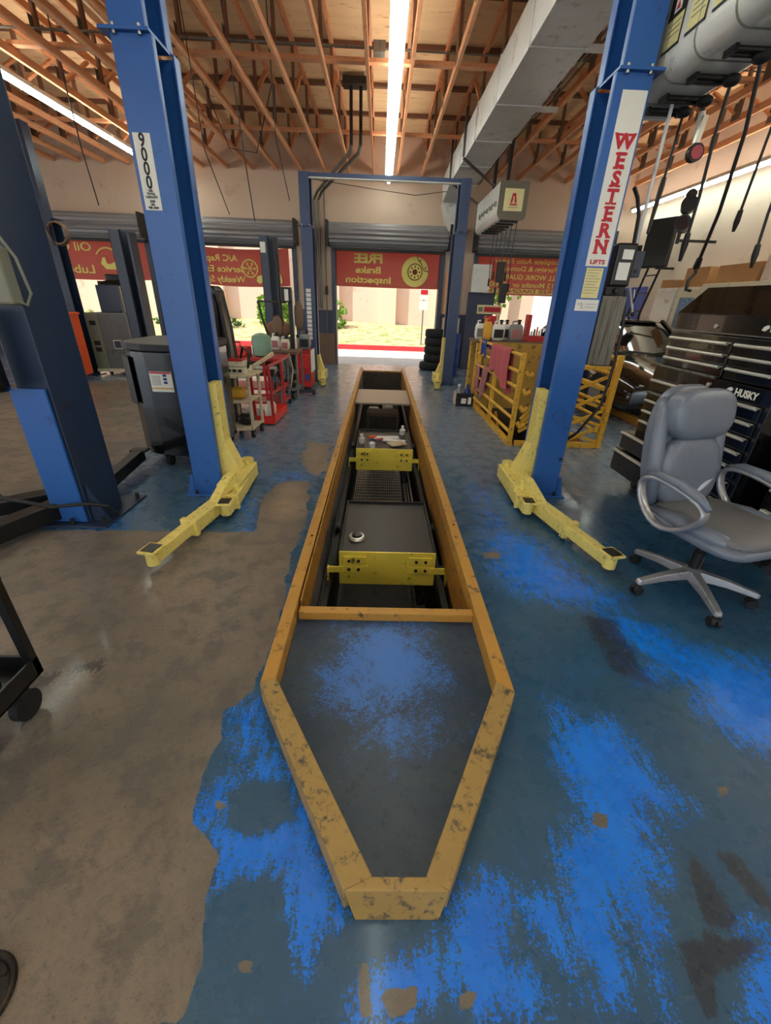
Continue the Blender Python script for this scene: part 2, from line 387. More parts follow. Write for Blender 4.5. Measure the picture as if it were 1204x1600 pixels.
FLOOR_MARKS = {
  'concrete': [
    [(-4.15,2.42),(-2.1,2.58),(-0.85,2.6),(-0.96,3.16),(-0.87,3.55),(-0.63,3.57),(-0.54,2.94),(-0.54,2.46),(-0.53,2.05),(-0.49,1.74),(-0.49,1.43),(-0.5,1.26),(-0.55,1.19),(-0.61,1.16),(-0.56,1.04),(-0.59,0.93),(-0.56,0.74),(-0.48,0.69),(-0.44,0.65),(-0.45,0.56),(-0.41,0.43),(-0.42,0.33),(-1.92,0.25)],
    [(-0.83,4.78),(-0.56,4.72),(-0.48,3.86),(-0.6,3.68),(-0.8,4.11)],
    [(-9.33,7.11),(-5.35,7.83),(-4.8,8.65),(-2.44,4.39),(-2.57,3.79),(-2.55,2.83),(-3.76,2.44)],
    [(-0.02,0.43),(0.01,0.43),(0.02,0.34),(-0.01,0.34)],
    [(0.04,0.38),(0.13,0.39),(0.13,0.35),(0.06,0.33)],
    [(0.23,0.38),(0.28,0.38),(0.26,0.35),(0.23,0.35)],
    [(-0.32,0.44),(-0.28,0.43),(-0.27,0.41),(-0.32,0.41)],
    [(-0.52,0.81),(-0.5,0.82),(-0.47,0.79),(-0.5,0.78)],
    [(0.73,2.41),(0.87,2.4),(0.83,2.32),(0.72,2.31)],
    [(1.24,0.87),(1.29,0.88),(1.26,0.85),(1.22,0.84)],
    [(0.76,0.78),(0.79,0.77),(0.77,0.74),(0.74,0.75)],
  ],
  'bright': [
    [(-0.54,1.17),(-0.48,1.2),(-0.42,1.1),(-0.34,0.97),(-0.27,0.87),(-0.2,0.78),(-0.14,0.69),(-0.07,0.58),(-0.05,0.53),(-0.09,0.49),(-0.12,0.46),(-0.14,0.41),(-0.17,0.43),(-0.23,0.49),(-0.23,0.56),(-0.26,0.6),(-0.38,0.6),(-0.45,0.56),(-0.45,0.64),(-0.52,0.73),(-0.57,0.78),(-0.56,0.84),(-0.51,0.89),(-0.43,0.89),(-0.41,0.98),(-0.47,0.97),(-0.53,1.04)],
    [(0.3,0.61),(0.41,0.6),(0.41,0.54),(0.37,0.46),(0.46,0.37),(0.41,0.33),(0.26,0.33),(0.21,0.39),(0.2,0.46),(0.23,0.52)],
    [(-0.04,0.37),(0.05,0.43),(0.2,0.47),(0.21,0.39),(0.11,0.33),(-0.04,0.33)],
    [(0.77,1.2),(0.84,1.14),(0.99,1.12),(1.03,1.0),(1.05,0.86),(1.11,0.82),(1.01,0.77),(0.94,0.79),(0.91,0.66),(0.91,0.62),(0.82,0.59),(0.83,0.51),(0.78,0.46),(0.72,0.43),(0.74,0.51),(0.7,0.54),(0.67,0.43),(0.64,0.35),(0.57,0.34),(0.58,0.41),(0.53,0.48),(0.56,0.56),(0.57,0.66),(0.63,0.72),(0.7,0.76),(0.7,0.86),(0.7,0.98)],
    [(0.42,0.58),(0.55,0.56),(0.55,0.43),(0.52,0.37),(0.5,0.43),(0.45,0.49)],
    [(1.26,1.79),(1.42,1.78),(1.61,1.55),(1.92,1.44),(1.89,1.22),(1.68,0.99),(1.52,0.98),(1.43,1.07),(1.38,1.2),(1.46,1.3),(1.37,1.39),(1.32,1.5),(1.23,1.59)],
    [(1.21,1.44),(1.37,1.43),(1.41,1.34),(1.27,1.32),(1.21,1.36)],
    [(0.89,3.55),(1.1,3.49),(1.05,2.81),(1.22,2.45),(1.27,2.15),(1.42,1.96),(1.35,1.81),(1.15,1.86),(0.88,1.94),(0.76,2.13),(0.79,2.51)],
    [(-0.96,3.7),(-0.68,3.84),(-0.68,3.45),(-0.8,3.23)],
    [(-2.28,2.28),(-2.19,2.34),(-2.06,2.23),(-2.11,2.12)],
    [(-1.99,4.66),(-1.35,4.49),(-1.18,3.72),(-1.53,3.62)],
    [(-1.13,3.15),(-1.02,3.22),(-0.89,2.71),(-0.92,2.62)],
    [(-2.18,2.85),(-1.93,2.92),(-1.83,2.67),(-2.01,2.58)],
    [(0.74,0.42),(0.76,0.42),(0.74,0.33),(0.71,0.33)],
    [(1.02,0.46),(1.15,0.48),(1.05,0.33),(0.9,0.33)],
    [(1.04,0.51),(1.12,0.51),(1.11,0.49),(1.01,0.49)],
  ],
  'keep': [
    [(-0.47,0.83),(-0.39,0.87),(-0.29,0.85),(-0.25,0.76),(-0.31,0.72),(-0.38,0.71),(-0.45,0.74)],
    [(-0.37,0.58),(-0.26,0.58),(-0.23,0.51),(-0.21,0.43),(-0.32,0.33),(-0.4,0.38),(-0.42,0.53)],
  ],
  'grime': [
    [(0.83,0.47),(0.95,0.48),(1.07,0.47),(0.99,0.43),(0.89,0.4),(0.84,0.33),(0.81,0.33),(0.82,0.4)],
    [(0.98,0.65),(1.02,0.67),(1.03,0.51),(0.99,0.49),(0.94,0.5),(0.94,0.56)],
    [(1.09,0.67),(1.15,0.67),(1.17,0.56),(1.14,0.52),(1.1,0.56)],
    [(-1.34,1.37),(-1.22,1.41),(-1.2,1.35),(-1.29,1.33)],
    [(-1.5,1.3),(-1.38,1.33),(-1.35,1.25),(-1.44,1.24)],
    [(1.14,1.78),(1.31,1.74),(1.26,1.35),(1.31,1.28),(1.13,1.38)],
  ],
}

# ============================================================ THE SETTING
# ---- floor with the wear painted as masks in floor coordinates
def seg_dist(px, py, poly):
    d = np.full(px.shape, 1e9); ins = np.zeros(px.shape, bool); n = len(poly)
    for i in range(n):
        x0, y0 = poly[i]; x1, y1 = poly[(i+1) % n]; dx, dy = x1-x0, y1-y0; L = dx*dx+dy*dy+1e-12
        t = np.clip(((px-x0)*dx+(py-y0)*dy)/L, 0, 1); d = np.minimum(d, np.hypot(px-x0-t*dx, py-y0-t*dy))
        if abs(dy) > 1e-9: ins ^= ((y0 > py) != (y1 > py)) & (px < dx*(py-y0)/dy+x0)
    return np.where(ins, d, -d)
PIT = (-.385, .545, 1.72, 10.38)          # opening of the service pit
STAIR = (1.64, 2.62, 4.92, 6.9)           # stair opening behind the yellow guard rail
def axis_pts(breaks, fine):
    pts = []
    for (a, b, st) in fine:
        k = max(1, int(round((b-a)/st))); pts += [a + (b-a)*i/k for i in range(k)]
    pts.append(fine[-1][1])
    for br in breaks:
        j = min(range(len(pts)), key=lambda i: abs(pts[i]-br)); pts[j] = br
    return sorted(set(pts))
gx = axis_pts((PIT[0], PIT[1], STAIR[0], STAIR[1]), ((-12,-4,.5), (-4,-1.6,.08), (-1.6,-.7,.03), (-.7,1.4,.018), (1.4,2.8,.04), (2.8,6,.2)))
gy = axis_pts((PIT[2], PIT[3], STAIR[2], STAIR[3]), ((-5,0,.5), (0,.3,.1), (.3,1.3,.014), (1.3,2.6,.03), (2.6,5,.06), (5,11.7,.2)))
GX, GY = np.meshgrid(np.array(gx), np.array(gy), indexing='ij'); nx, ny = GX.shape
fm = bpy.data.meshes.new('floor')
faces = []
for i in range(nx-1):
    for j in range(ny-1):
        cx, cy = (gx[i]+gx[i+1])/2, (gy[j]+gy[j+1])/2
        if PIT[0] < cx < PIT[1] and PIT[2] < cy < PIT[3]: continue
        if STAIR[0] < cx < STAIR[1] and STAIR[2] < cy < STAIR[3]: continue
        faces.append((i*ny+j, (i+1)*ny+j, (i+1)*ny+j+1, i*ny+j+1))
fm.from_pydata([(float(a), float(b_), 0.0) for a, b_ in zip(GX.ravel(), GY.ravel())], [], faces)
def mask(polys, soft_scale=.05, soft_min=.02):
    v = np.zeros(GX.ravel().shape); X_, Y_ = GX.ravel(), GY.ravel()
    for p in polys:
        sd = seg_dist(X_, Y_, p); soft = soft_min + soft_scale*np.maximum(0, Y_)
        v = np.maximum(v, np.clip(.5 + sd/(2*soft), 0, 1))
    return v
masks = {'concrete': mask(FLOOR_MARKS['concrete'], .03, .012), 'pale': mask([FLOOR_MARKS['concrete'][0]]+FLOOR_MARKS['concrete'][1:2], .2, .05),
         'grime': mask(FLOOR_MARKS['grime'], .04, .01)}
masks['pale'] = masks['pale']*np.clip((GY.ravel()-2.0)/1.0, 0, 1)*np.clip((GX.ravel()+1.3)/.5, 0, 1)
masks['bright'] = np.clip(mask(FLOOR_MARKS['bright'], .09, .014)*.86, 0, 1) - mask(FLOOR_MARKS['keep'], .02, .01)
masks['bright'] = np.where(GY.ravel() > 2.6, masks['bright']*.75, masks['bright'])
for k, v in masks.items():
    a = fm.attributes.new(k, 'FLOAT', 'POINT'); a.data.foreach_set('value', v.astype(np.float32))
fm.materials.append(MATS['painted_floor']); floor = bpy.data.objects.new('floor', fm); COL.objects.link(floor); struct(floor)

YW = 11.6; HW = 3.98                      # back wall plane, wall height
DOORS = ((-8.35,-5.5), (-4.85,-2.08), (-1.16,1.45), (2.25,5.2))
HD = 2.64
m = MB(); xs = [-12] + [v for d in DOORS for v in d] + [6.1]
for i in range(0, len(xs), 2): m.box(xs[i], xs[i+1], YW, YW+.22, 0, 4.9)
for a, b_ in DOORS: m.box(a, b_, YW, YW+.22, HD, 4.9)
struct(m.build('wall_back', 'wall_back'))
struct(B(5.95, 6.15, -5, YW+.22, 0, 4.9).build('wall_right', 'wall_cream'))
m = MB()
for y0, y1 in ((-5,-4.2),(-.6,.4),(4.0,5.0),(8.6,YW+.22)): m.box(-12.2,-12,y0,y1,0,4.9)
for y0, y1 in ((-4.2,-.6),(.4,4.0),(5.0,8.6)): m.box(-12.2,-12,y0,y1,3.3,4.9)  # unseen side openings, added to let daylight in
struct(m.build('wall_left', 'wall_cream'))
m = MB(); fr = [-12, -11.3, -7.9, -7.3, -2.9, -2.3, 1.9, 2.5, 5.6, 6.1]
for i in range(0, len(fr), 2): m.box(fr[i], fr[i+1], -5.2, -5, 0, 4.9)
for i in range(1, len(fr)-1, 2): m.box(fr[i], fr[i+1], -5.2, -5, 4.3, 4.9)  # unseen openings behind the camera, made large to let in more daylight
struct(m.build('wall_front', 'wall_cream'))
# painted lower band on the piers
m = MB()
for i in range(0, len(xs), 2): m.box(xs[i]-.004, xs[i+1]+.004, YW-.006, YW, .0, 1.28)
struct(m.build('trim_1', 'wainscot'))
struct(B(5.944, 5.95, 6, YW-.01, 0, 1.22).build('trim_2', 'wainscot_blue'))
# steel jambs of the roll-up doors
for k, (a, b_) in enumerate(DOORS):
    m = MB()
    for x in (a, b_): m.box(x-.05, x+.05, YW-.06, YW+.26, 0, HD)
    struct(m.build('trim_%d' % (k+3), 'lift_grey'))
# roll-up doors, nearly fully wound up
for k, (a, b_) in enumerate(DOORS):
    r = bpy.data.objects.new('door_%d' % (k+1), None); COL.objects.link(r); r.location = ((a+b_)/2, YW, HD); struct(r)
    c = MB(); prof = []
    for i in range(112):                     # coil of slats, ribbed
        t = 2*pi*i/112; rr = .21 + .016*math.cos(14*t); prof.append((YW-.22+rr*math.cos(t), 2.86+rr*math.sin(t)))
    c.prism(prof, 'x', a-.06, b_+.06); c.build('coil', 'roller', r, smooth=True)
    s_ = MB()
    for i in range(3): s_.box(a, b_, YW-.09, YW-.05, HD-.03+i*.07, HD+.03+i*.07)
    s_.build('slat_curtain', 'roller', r)
    B(a, b_, YW-.12, YW-.02, HD-.09, HD-.03).build('bottom_bar', 'dark_steel', r)
    for x in (a-.12, b_+.07): B(x, x+.05, YW-.44, YW, 2.62, 3.1).build('bracket', 'dark_steel', r)
struct(B(-12.2, 6.2, -5.2, YW+.4, 4.75, 4.85).build('ceiling', 'plywood'))
# ---- open roof framing
def roof_truss(x):
    t = thing('roof_truss', (x, 3.3, 4.0), 'orange timber roof truss of open webs running front to back under the plywood deck', 'truss', 'roof trusses')
    B(x-.02, x+.02, -4.9, YW-.01, 4.0, 4.09).build('bottom_chord', 'wood_orange', t)
    B(x-.02, x+.02, -4.9, YW-.01, 4.60, 4.69).build('top_chord', 'wood_orange', t)
    y = -4.2; k = 0
    while y < YW-.3:
        B(x-.018, x+.018, y-.03, y+.03, 4.09, 4.60).build('web_post', 'wood_dark', t)
        if True:
            B(x-.026, x-.021, y-.09, y+.09, 4.03, 4.24).build('gusset_plate', 'galv_old', t)
            if k % 2 == 0 and y+.8 < YW: MB().bar((x, y+.04, 4.12), (x, y+.72, 4.57), .034, .06, up=(1,0,0)).build('web_diagonal', 'wood_orange', t)
        y += 1.215; k += 1
    return t
tx = [-2.371+.5345*i for i in range(-17, 16)]
t0 = roof_truss(tx[0])
for x in tx[1:]: dup(t0, loc=(x, 3.3, 4.0))
for k, y in enumerate((-2.7, -.28, 2.15, 4.58, 7.01, 9.43)):
    for (xa, xb, z) in ((-11.9, 5.9, 4.115),):
        o = B(xa, xb, y-.045, y+.045, z-.02, z+.02).build('ceiling_brace', 'wood_orange')
        tag(o, 'long orange timber brace crossing on top of the truss bottom chords', 'brace', 'braces across the trusses')
for k, y in enumerate((-3.5, -1.1, .9, 2.1, 3.3, 4.5, 5.8, 7.0, 8.2, 9.4, 10.6)):
    o = B(-11.9, 5.9, y-.04, y+.04, 4.695, 4.748).build('purlin', 'wood_dark')
    tag(o, 'dark timber purlin fixed against the underside of the plywood roof deck', 'purlin', 'purlins under the roof deck')

# ---- outside, seen through the doors
struct(B(-60, 60, YW+.0, 15.6, -.25, -.015).build('ground_apron', 'concrete_out'))
struct(B(-60, 60, -40, -5.0, -.25, -.015).build('ground_front', 'concrete_out'))  # unseen ground behind the camera, added to bounce sunlight onto the ceiling
struct(B(-60, -12.2, -5.0, YW, -.25, -.015).build('ground_side', 'concrete_out'))
tag(B(-60, 60, 15.6, 15.8, -.05, .13).build('kerb', 'kerb_red'), 'red painted kerb between the bright apron and the dirt verge', 'kerb')
m = MB(); m.sheet(lambda u, v: (-60+120*u, 15.8+v*6.7, .1+.5*v+.08*math.sin(u*60+v*5)*v), 80, 12, .05)
struct(m.build('ground_verge', 'earth', smooth=True))
m = MB(); m.box(-30, 7.2, 22, 22.6, 0, 6)
struct(m.build('wall_outside', 'stucco'))
for i in range(14):
    x = -29.2+i*2.65
    o = B(x, x+.75, 21.72, 21.999, .3, 5.7).build('pilaster', 'stucco_light')
    tag(o, 'pale stucco pilaster on the sunlit wall across the alley', 'pilaster', 'pilasters of the building across the alley')
tag(B(-30, 7.2, 21.5, 21.99, 5.7, 6.0).build('parapet_cap', 'stucco_light'), 'pale cap along the top of the building across the alley', 'parapet')
def bush(name, c, r, mat, label, cat, n=170, group=None, leaf=.12):
    m = MB()
    for i in range(n):
        while True:
            p = Vector((random.uniform(-1,1), random.uniform(-1,1), random.uniform(-.6,1)))
            if .3 < p.length < 1: break
        q = Vector((c[0]+p.x*r[0], c[1]+p.y*r[1], c[2]+max(0.02, (p.z+.6)/1.6*r[2])))
        a = Vector((random.uniform(-1,1), random.uniform(-1,1), random.uniform(-1,1))).normalized()*leaf
        b_ = a.cross(Vector((random.uniform(-1,1), random.uniform(-1,1), random.uniform(-1,1)))).normalized()*leaf*.6
        m._q((q-a, q+b_, q+a, q-b_), ((0,1,2,3),))
    return tag(m.build(name, mat), label, cat, group)
bush('bush', (-4.65,20.4,.4), (.8,.6,1.5), 'leaf', 'large green bush at the foot of the sunlit wall, left of the middle pier', 'bush', 420, leaf=.13)
bush('bush', (-2.2,19.8,.4), (.75,.6,1.3), 'leaf', 'smaller yellow green bush seen at the left edge of the middle doorway', 'bush', 260)
bush('bush', (-7.6,19.4,.3), (2.0,.8,.45), 'leaf_dark', 'low dark green ground cover behind the second doorway from left', 'bush', 300)
# parking sign post on the verge
t = thing('parking_sign', (1.48, 16.2, .1), 'small white parking sign on a thin post outside the middle doorway', 'sign')
MB().cyl((1.48,16.2,.1), (1.48,16.2,1.85), .025).build('post', 'steel', t)
B(1.33,1.63,16.15,16.17,1.62,1.95).build('sign_plate', 'label_white', t); B(1.33,1.63,16.15,16.17,1.3,1.58).build('sign_plate', 'label_white', t)
B(1.36,1.6,16.143,16.15,1.78,1.92).build('red_band', 'ink_red', t)
MB().lathe([(.19,0),(.19,.03),(.05,.05),(.05,.07)], (1.48,16.2,.08)).build('foot', 'dark_steel', t)
# trees, buildings and cars beyond door 4 and door 1
for i, (x, y, h, w) in enumerate(((4.9,19.5,4.6,1.3),(9.4,20.5,5.4,1.7),(13.6,20.5,3.6,1.5))):
    t = thing('tree', (x,y,0), ('slender light green tree beyond the right hand doorway, nearest the piers', 'wide green tree beyond the right hand doorway, behind the parked cars', 'low green tree furthest right beyond the right hand doorway')[i], 'tree', 'trees beyond the right doorway')
    MB().tube([(x,y,0),(x+.08,y,h*.3),(x-.05,y,h*.6)], .09, radii=[.12,.09,.06]).build('trunk', 'wood_brown', t)
    m = MB()
    for k in range(650):
        while True:
            p = Vector((random.uniform(-1,1), random.uniform(-1,1), random.uniform(-1,1)))
            if p.length < 1: break
        q = Vector((x+p.x*w, y+p.y*w, h*.68+p.z*h*.36)); a = Vector((random.uniform(-1,1), random.uniform(-1,1), random.uniform(-1,1))).normalized()*.16
        b_ = a.cross(Vector((random.uniform(-1,1), random.uniform(-1,1), 1))).normalized()*.1
        m._q((q-a, q+b_, q+a, q-b_), ((0,1,2,3),))
    m.build('crown', 'leaf', t)
struct(B(12, 40, 25, 26, 0, 3.2).build('wall_far_right', 'white_paint'))
def far_car(x, y, mat, label):
    t = thing('parked_car', (x, y, 0), label, 'car', 'cars parked outside')
    m = MB(); m.prism([(x-2.1,.3),(x-2.15,.75),(x-1.3,.95),(x-.7,1.4),(x+.8,1.42),(x+1.5,1.0),(x+2.1,.9),(x+2.15,.35)], 'y', y-.85, y+.85); m.build('body', mat, t, bevel=.06)
    MB().prism([(x-1.15,.97),(x-.65,1.34),(x+.75,1.36),(x+1.3,1.0)], 'y', y-.87, y+.87).build('side_glass', 'ink_black', t)
    for a in (-1.35, 1.35): 
        for s_ in (-.8, .8): MB().cyl((x+a,y+s_-.1,.33),(x+a,y+s_+.1,.33), .33).build('wheel', 'tyre', t)
far_car(6.0, 17.6-3.2, 'white_enamel', 'white car parked on the apron outside the right hand doorway')
far_car(10.7, 13.9, 'blue_paint', 'blue car parked further right outside the right hand doorway')
# left doorway background
tag(B(-14.5, -13.6, 19, 19.2, .1, 5.6).build('board_fence', 'panel_pale'), 'pale vertical board panel beyond the far left doorway', 'fence')
t = thing('cream_post', (-7.6, 13.4, 0), 'cream post with a yellow painted foot outside the far left doorway', 'post')
B(-7.68,-7.5,13.3,13.48,.0,4.4).build('shaft', 'tan_paint', t); B(-7.7,-7.48,13.28,13.5,0,1.0).build('yellow_foot', 'gate_yellow', t)
t = thing('street_sign', (-13.0, 16.6, .1), 'orange and white board sign outside the far left doorway', 'sign')
B(-13.3,-12.6,16.5,16.55,.9,1.9).build('orange_panel', 'orange_paint', t); B(-13.3,-12.6,16.5,16.55,1.95,2.3).build('white_panel', 'label_white', t)
for x in (-13.25,-12.65): MB().cyl((x,16.56,0),(x,16.56,2.3),.03).build('leg', 'dark_steel', t)
for i, x in enumerate((-12.0,-10.7,-9.4)):
    o = bush('shrub', (x,17.2,.1), (.55,.5,.8), 'leaf', ('round', 'middle', 'right hand')[i]+' yellow green shrub on the verge beyond the far left doorway', 'shrub', 130, 'shrubs beyond the far left doorway')

# ============================================================ THE SERVICE PIT
m = MB(); a, b_, c, d = PIT; DP = -1.35
m.box(a-.12, a, c, d, DP, -.001); struct(m.build('wall_pit_left', 'pit_wall_grey'))
struct(B(b_, b_+.12, c, d, DP, -.001).build('wall_pit_right', 'pit_wall'))
struct(B(a-.12, b_+.12, c-.12, c, DP, -.002).build('wall_pit_near', 'pit_wall')); struct(B(a-.12, b_+.12, d, d+.12, DP, -.001).build('wall_pit_far', 'pit_wall'))
struct(B(a-.12, b_+.12, c-.12, d+.12, DP-.1, DP).build('floor_pit', 'pit_floor'))
# raised steel curb around pit and pointed plate
CH = .10
OUT = [(-.455,1.205),(-.062,.535),(.222,.535),(.585,1.175)]
INN = [(-.395,1.232),(.015,.566),(.162,.566),(.521,1.232)]
t = thing('pit_curb', (.06, 5.0, 0), 'raised yellow steel curb framing the service pit and its pointed near end', 'curb')
def quad_prism(pts, z0, z1, name, mat, parent, bev=.004):
    return MB().prism(pts, 'z', z0, z1).build(name, mat, parent, bevel=bev)
quad_prism([OUT[0],INN[0],(-.385,10.38),(-.455,10.45)], 0, CH, 'side_rail', 'curb_yellow', t)
quad_prism([INN[3],OUT[3],(.59,10.45),(.52,10.38)], 0, CH, 'side_rail', 'curb_yellow', t)
quad_prism([OUT[0],OUT[1],INN[1],INN[0]], 0, CH+.004, 'nose_rail', 'curb_yellow_tip', t)
quad_prism([OUT[3],INN[3],INN[2],OUT[2]], 0, CH+.004, 'nose_rail', 'curb_yellow_tip', t)
m = MB(); m._q([(-.03,.51,0),(.2,.51,0),(.222,.535,CH+.002),(-.062,.535,CH+.002),(-.01,.56,0),(.18,.56,0),(.172,.566,CH+.002),(.01,.566,CH+.002)], ((0,1,2,3),(3,2,6,7),(7,6,5,4),(4,5,1,0),(0,3,7,4),(1,5,6,2)))
m.build('nose_plate', 'curb_yellow_tip', t, bevel=.003)
B(-.385,.52,10.38,10.45,0,.03).build('end_rail', 'curb_brown', t)
B(-.386,.521,1.685,1.735,.012,.062).build('cross_bar', 'curb_yellow', t, bevel=.004)
B(-.384,-.376,1.74,6.8,-.10,CH-.005).build('inner_lining', 'curb_brown', t); B(.523,.535,1.74,10.3,-.28,-.002).build('inner_lining', 'curb_brown', t)
for (x,y) in ((-.42,2.4),(-.42,4.0),(.555,2.6),(.555,4.4)): MB().cyl((x,y,CH),(x,y,CH+.006),.008).build('bolt', 'dark_steel', t)
m = bpy.data.materials.new('worn_plate'); m.use_nodes = True; MATS['worn_plate'] = m
n = m.node_tree.nodes; l = m.node_tree.links; bs = n['Principled BSDF']; tc = n.new('ShaderNodeTexCoord')
def nz_(sc, det=8, ro=.7):
    z = n.new('ShaderNodeTexNoise'); z.inputs['Scale'].default_value = sc; z.inputs['Detail'].default_value = det; z.inputs['Roughness'].default_value = ro; l.new(tc.outputs['Object'], z.inputs['Vector']); return z.outputs['Fac']
def rmp(v, a, b_):
    r = n.new('ShaderNodeMapRange'); r.interpolation_type = 'SMOOTHSTEP'; r.inputs[1].default_value = a; r.inputs[2].default_value = b_; l.new(v, r.inputs[0]); return r.outputs[0]
def mx_(f, a, b_):
    x = n.new('ShaderNodeMixRGB'); l.new(f, x.inputs[0])
    for i, v in ((1,a),(2,b_)):
        if isinstance(v, tuple): x.inputs[i].default_value = srgb(v)+(1,)
        else: l.new(v, x.inputs[i])
    return x.outputs[0]
sp = n.new('ShaderNodeSeparateXYZ'); l.new(tc.outputs['Object'], sp.inputs[0])
def mm(op, a, b_):
    x = n.new('ShaderNodeMath'); x.operation = op
    for i, v in enumerate((a,b_)):
        if isinstance(v,(int,float)): x.inputs[i].default_value = v
        else: l.new(v, x.inputs[i])
    return x.outputs[0]
dist = mm('SQRT', mm('ADD', mm('POWER', mm('MULTIPLY', sp.outputs[0], 2.3), 2), mm('POWER', mm('MULTIPLY', mm('SUBTRACT', sp.outputs[1], .28), 1.7), 2)), 0)
blueamt = mm('ADD', mm('SUBTRACT', 1.05, mm('MULTIPLY', dist, .8)), mm('MULTIPLY', mm('SUBTRACT', nz_(4), .5), 1.6))
blueamt = mm('ADD', blueamt, mm('MULTIPLY', mm('SUBTRACT', nz_(60), .5), 1.1))
c_ = mx_(rmp(nz_(2.5), .35, .7), (36,54,74), (58,72,82)); c_ = mx_(rmp(nz_(30), .5, .75), c_, (26,32,42)); c_ = mx_(rmp(nz_(110,4), .6, .75), c_, (90,98,104))
blueamt = mm('ADD', blueamt, mm('MULTIPLY', mm('SUBTRACT', nz_(240, 4), .5), 1.2)); c_ = mx_(mm('MULTIPLY', rmp(blueamt, .5, .85), .85), c_, (52,118,204)); l.new(c_, bs.inputs['Base Color'])
rr = n.new('ShaderNodeMapRange'); l.new(nz_(9), rr.inputs[0]); rr.inputs[3].default_value = .25; rr.inputs[4].default_value = .55; l.new(rr.outputs[0], bs.inputs['Roughness'])
o = MB().prism([INN[0],INN[1],INN[2],INN[3],(.52,1.69),(-.386,1.69)], 'z', .002, .012).build('pit_cover_plate', 'worn_plate')
tag(o, 'worn dark blue steel plate filling the pointed near end of the pit', 'plate')
o = B(-.383,.543,6.86,8.02,.005,.03).build('pit_cover_plate', 'tread'); tag(o, 'rusty tread plate bridging the far end of the pit', 'plate')
# rolling trays
def pit_tray(y0, y1, label):
    x0, x1, zt, zb = -.265, .455, -.15, -.44
    t = thing('rolling_tray', (.1, (y0+y1)/2, zb), label, 'tray', 'yellow rolling trays in the pit')
    B(x0,x1,y0-.012,y0,zb,zt).build('front_panel', 'tray_yellow', t, bevel=.003)
    m = B(x0,x1,y0,y1,zt-.06,zt-.035); m.box(x0,x0+.015,y0,y1,zt-.06,zt); m.box(x1-.015,x1,y0,y1,zt-.06,zt); m.box(x0,x1,y1-.015,y1,zt-.06,zt); m.build('tray_frame', 'dark_steel', t)
    B(x0+.015,x1-.015,y0,y1-.015,zt-.035,zt-.022).build('mesh_deck', 'expanded_mesh', t)
    for s_ in (-1,1):
        xc = (x0+x1)/2+s_*.245
        h = B(xc-.085,xc+.085,y0-.026,y0-.012,zt-.10,zt-.035).build('hinge_plate', 'tray_yellow', t, bevel=.002)
        h2 = B(xc-.1,xc+.1,y0-.026,y0-.012,zt-.175,zt-.112).build('hinge_plate', 'tray_yellow', t, bevel=.002)
        for par, zz in ((h,zt-.068),(h2,zt-.144)):
            for dx in (-.03,.04): MB().cyl((xc+s_*dx,y0-.036,zz),(xc+s_*dx,y0-.026,zz),.012,8).build('bolt', 'dark_steel', par)
        xe = (x0+x1)/2+s_*.46
        m = MB().bar((xc+s_*.08,y0-.03,zt-.144),(xe-s_*.02,y0-.03,zt-.144),.012,.05); m.bar((xe-s_*.02,y0-.03,zt-.12),(xe-s_*.015,y0-.03,zt-.27),.012,.04,up=(0,1,0)); m.build('side_arm', 'tray_yellow', t)
        for yy in (y0+.05,y1-.15): MB().cyl((xe-.045 if s_>0 else xe+.005,yy,zt-.2),(xe-.005 if s_>0 else xe+.045,yy,zt-.2),.05).build('roller', 'grease', t, smooth=True)
    m = MB().cyl((x1-.12,y0+.03,zb+.02),(x1-.09,y0-.02,zb-.16),.03); m.cyl((x1-.095,y0-.01,zb-.1),(x1-.085,y0-.03,zb-.16),.04); m.build('drain_hose', 'black', t, smooth=True)
    m = B(x0+.02,x1-.02,y0+.02,y1-.02,zb,zt-.06); m.build('jack_body', 'grease', t)
    return t
tr1 = pit_tray(2.62, 3.5, 'yellow fronted rolling tray with bare black mesh top, nearest in the pit')
tr2 = dup(tr1, delta=(-.005, 2.43, 0), label='yellow fronted rolling tray loaded with bottles and papers, farther in the pit')
# bearing ring on the near tray
t = thing('bearing_ring', (-.145,2.84,-.172), 'round silver bearing ring lying on the near mesh tray', 'bearing')
MB().lathe([(.035,0),(.062,0),(.066,.012),(.058,.028),(.045,.03),(.035,.02)], (-.145,2.84,-.171), n=32).build('outer_ring', 'bright_steel', t, smooth=True)
MB().lathe([(.022,0),(.034,0),(.036,.04),(.022,.042)], (-.145,2.84,-.17), n=24).build('inner_ring', 'black', t, smooth=True)
# things on the far tray
for i, (x,y,col) in enumerate(((-.21,5.32,'jug_white'),(-.07,5.12,'jug_white'),(.35,5.78,'jug_white'))):
    t = thing('plastic_bottle', (x,y,-.172), ('white plastic bottle at the left edge of the far tray','short white bottle near the front of the far tray','white cup standing at the back right of the far tray')[i], 'bottle', 'bottles on the far tray')
    MB().lathe([(.038,0),(.042,.01),(.042,.07),(.02,.09),(.018,.1)], (x,y,-.172), n=16).build('body', col, t, smooth=True)
    MB().lathe([(.022,.1),(.022,.122),(.018,.125)], (x,y,-.172), n=12).build('cap', 'ink_blue' if i==1 else 'white_paint', t)
for i, (x,y,w,d_,a) in enumerate(((.12,5.55,.34,.12,.1),(.22,5.4,.3,.1,-.25),(.25,5.25,.22,.16,.5))):
    T = Matrix.Translation((x,y,-.16+.006*i)) @ Matrix.Rotation(a,4,'Z')
    o = MB().box(-w/2,w/2,-d_/2,d_/2,-.003,.012,T).build('folded_paper', 'paper' if i<2 else 'tan_paint')
    tag(o, ('long folded white paper at the back of the far tray','narrow white paper strip in the middle of the far tray','square tan card lying at the front right of the far tray')[i], 'paper', 'papers on the far tray')
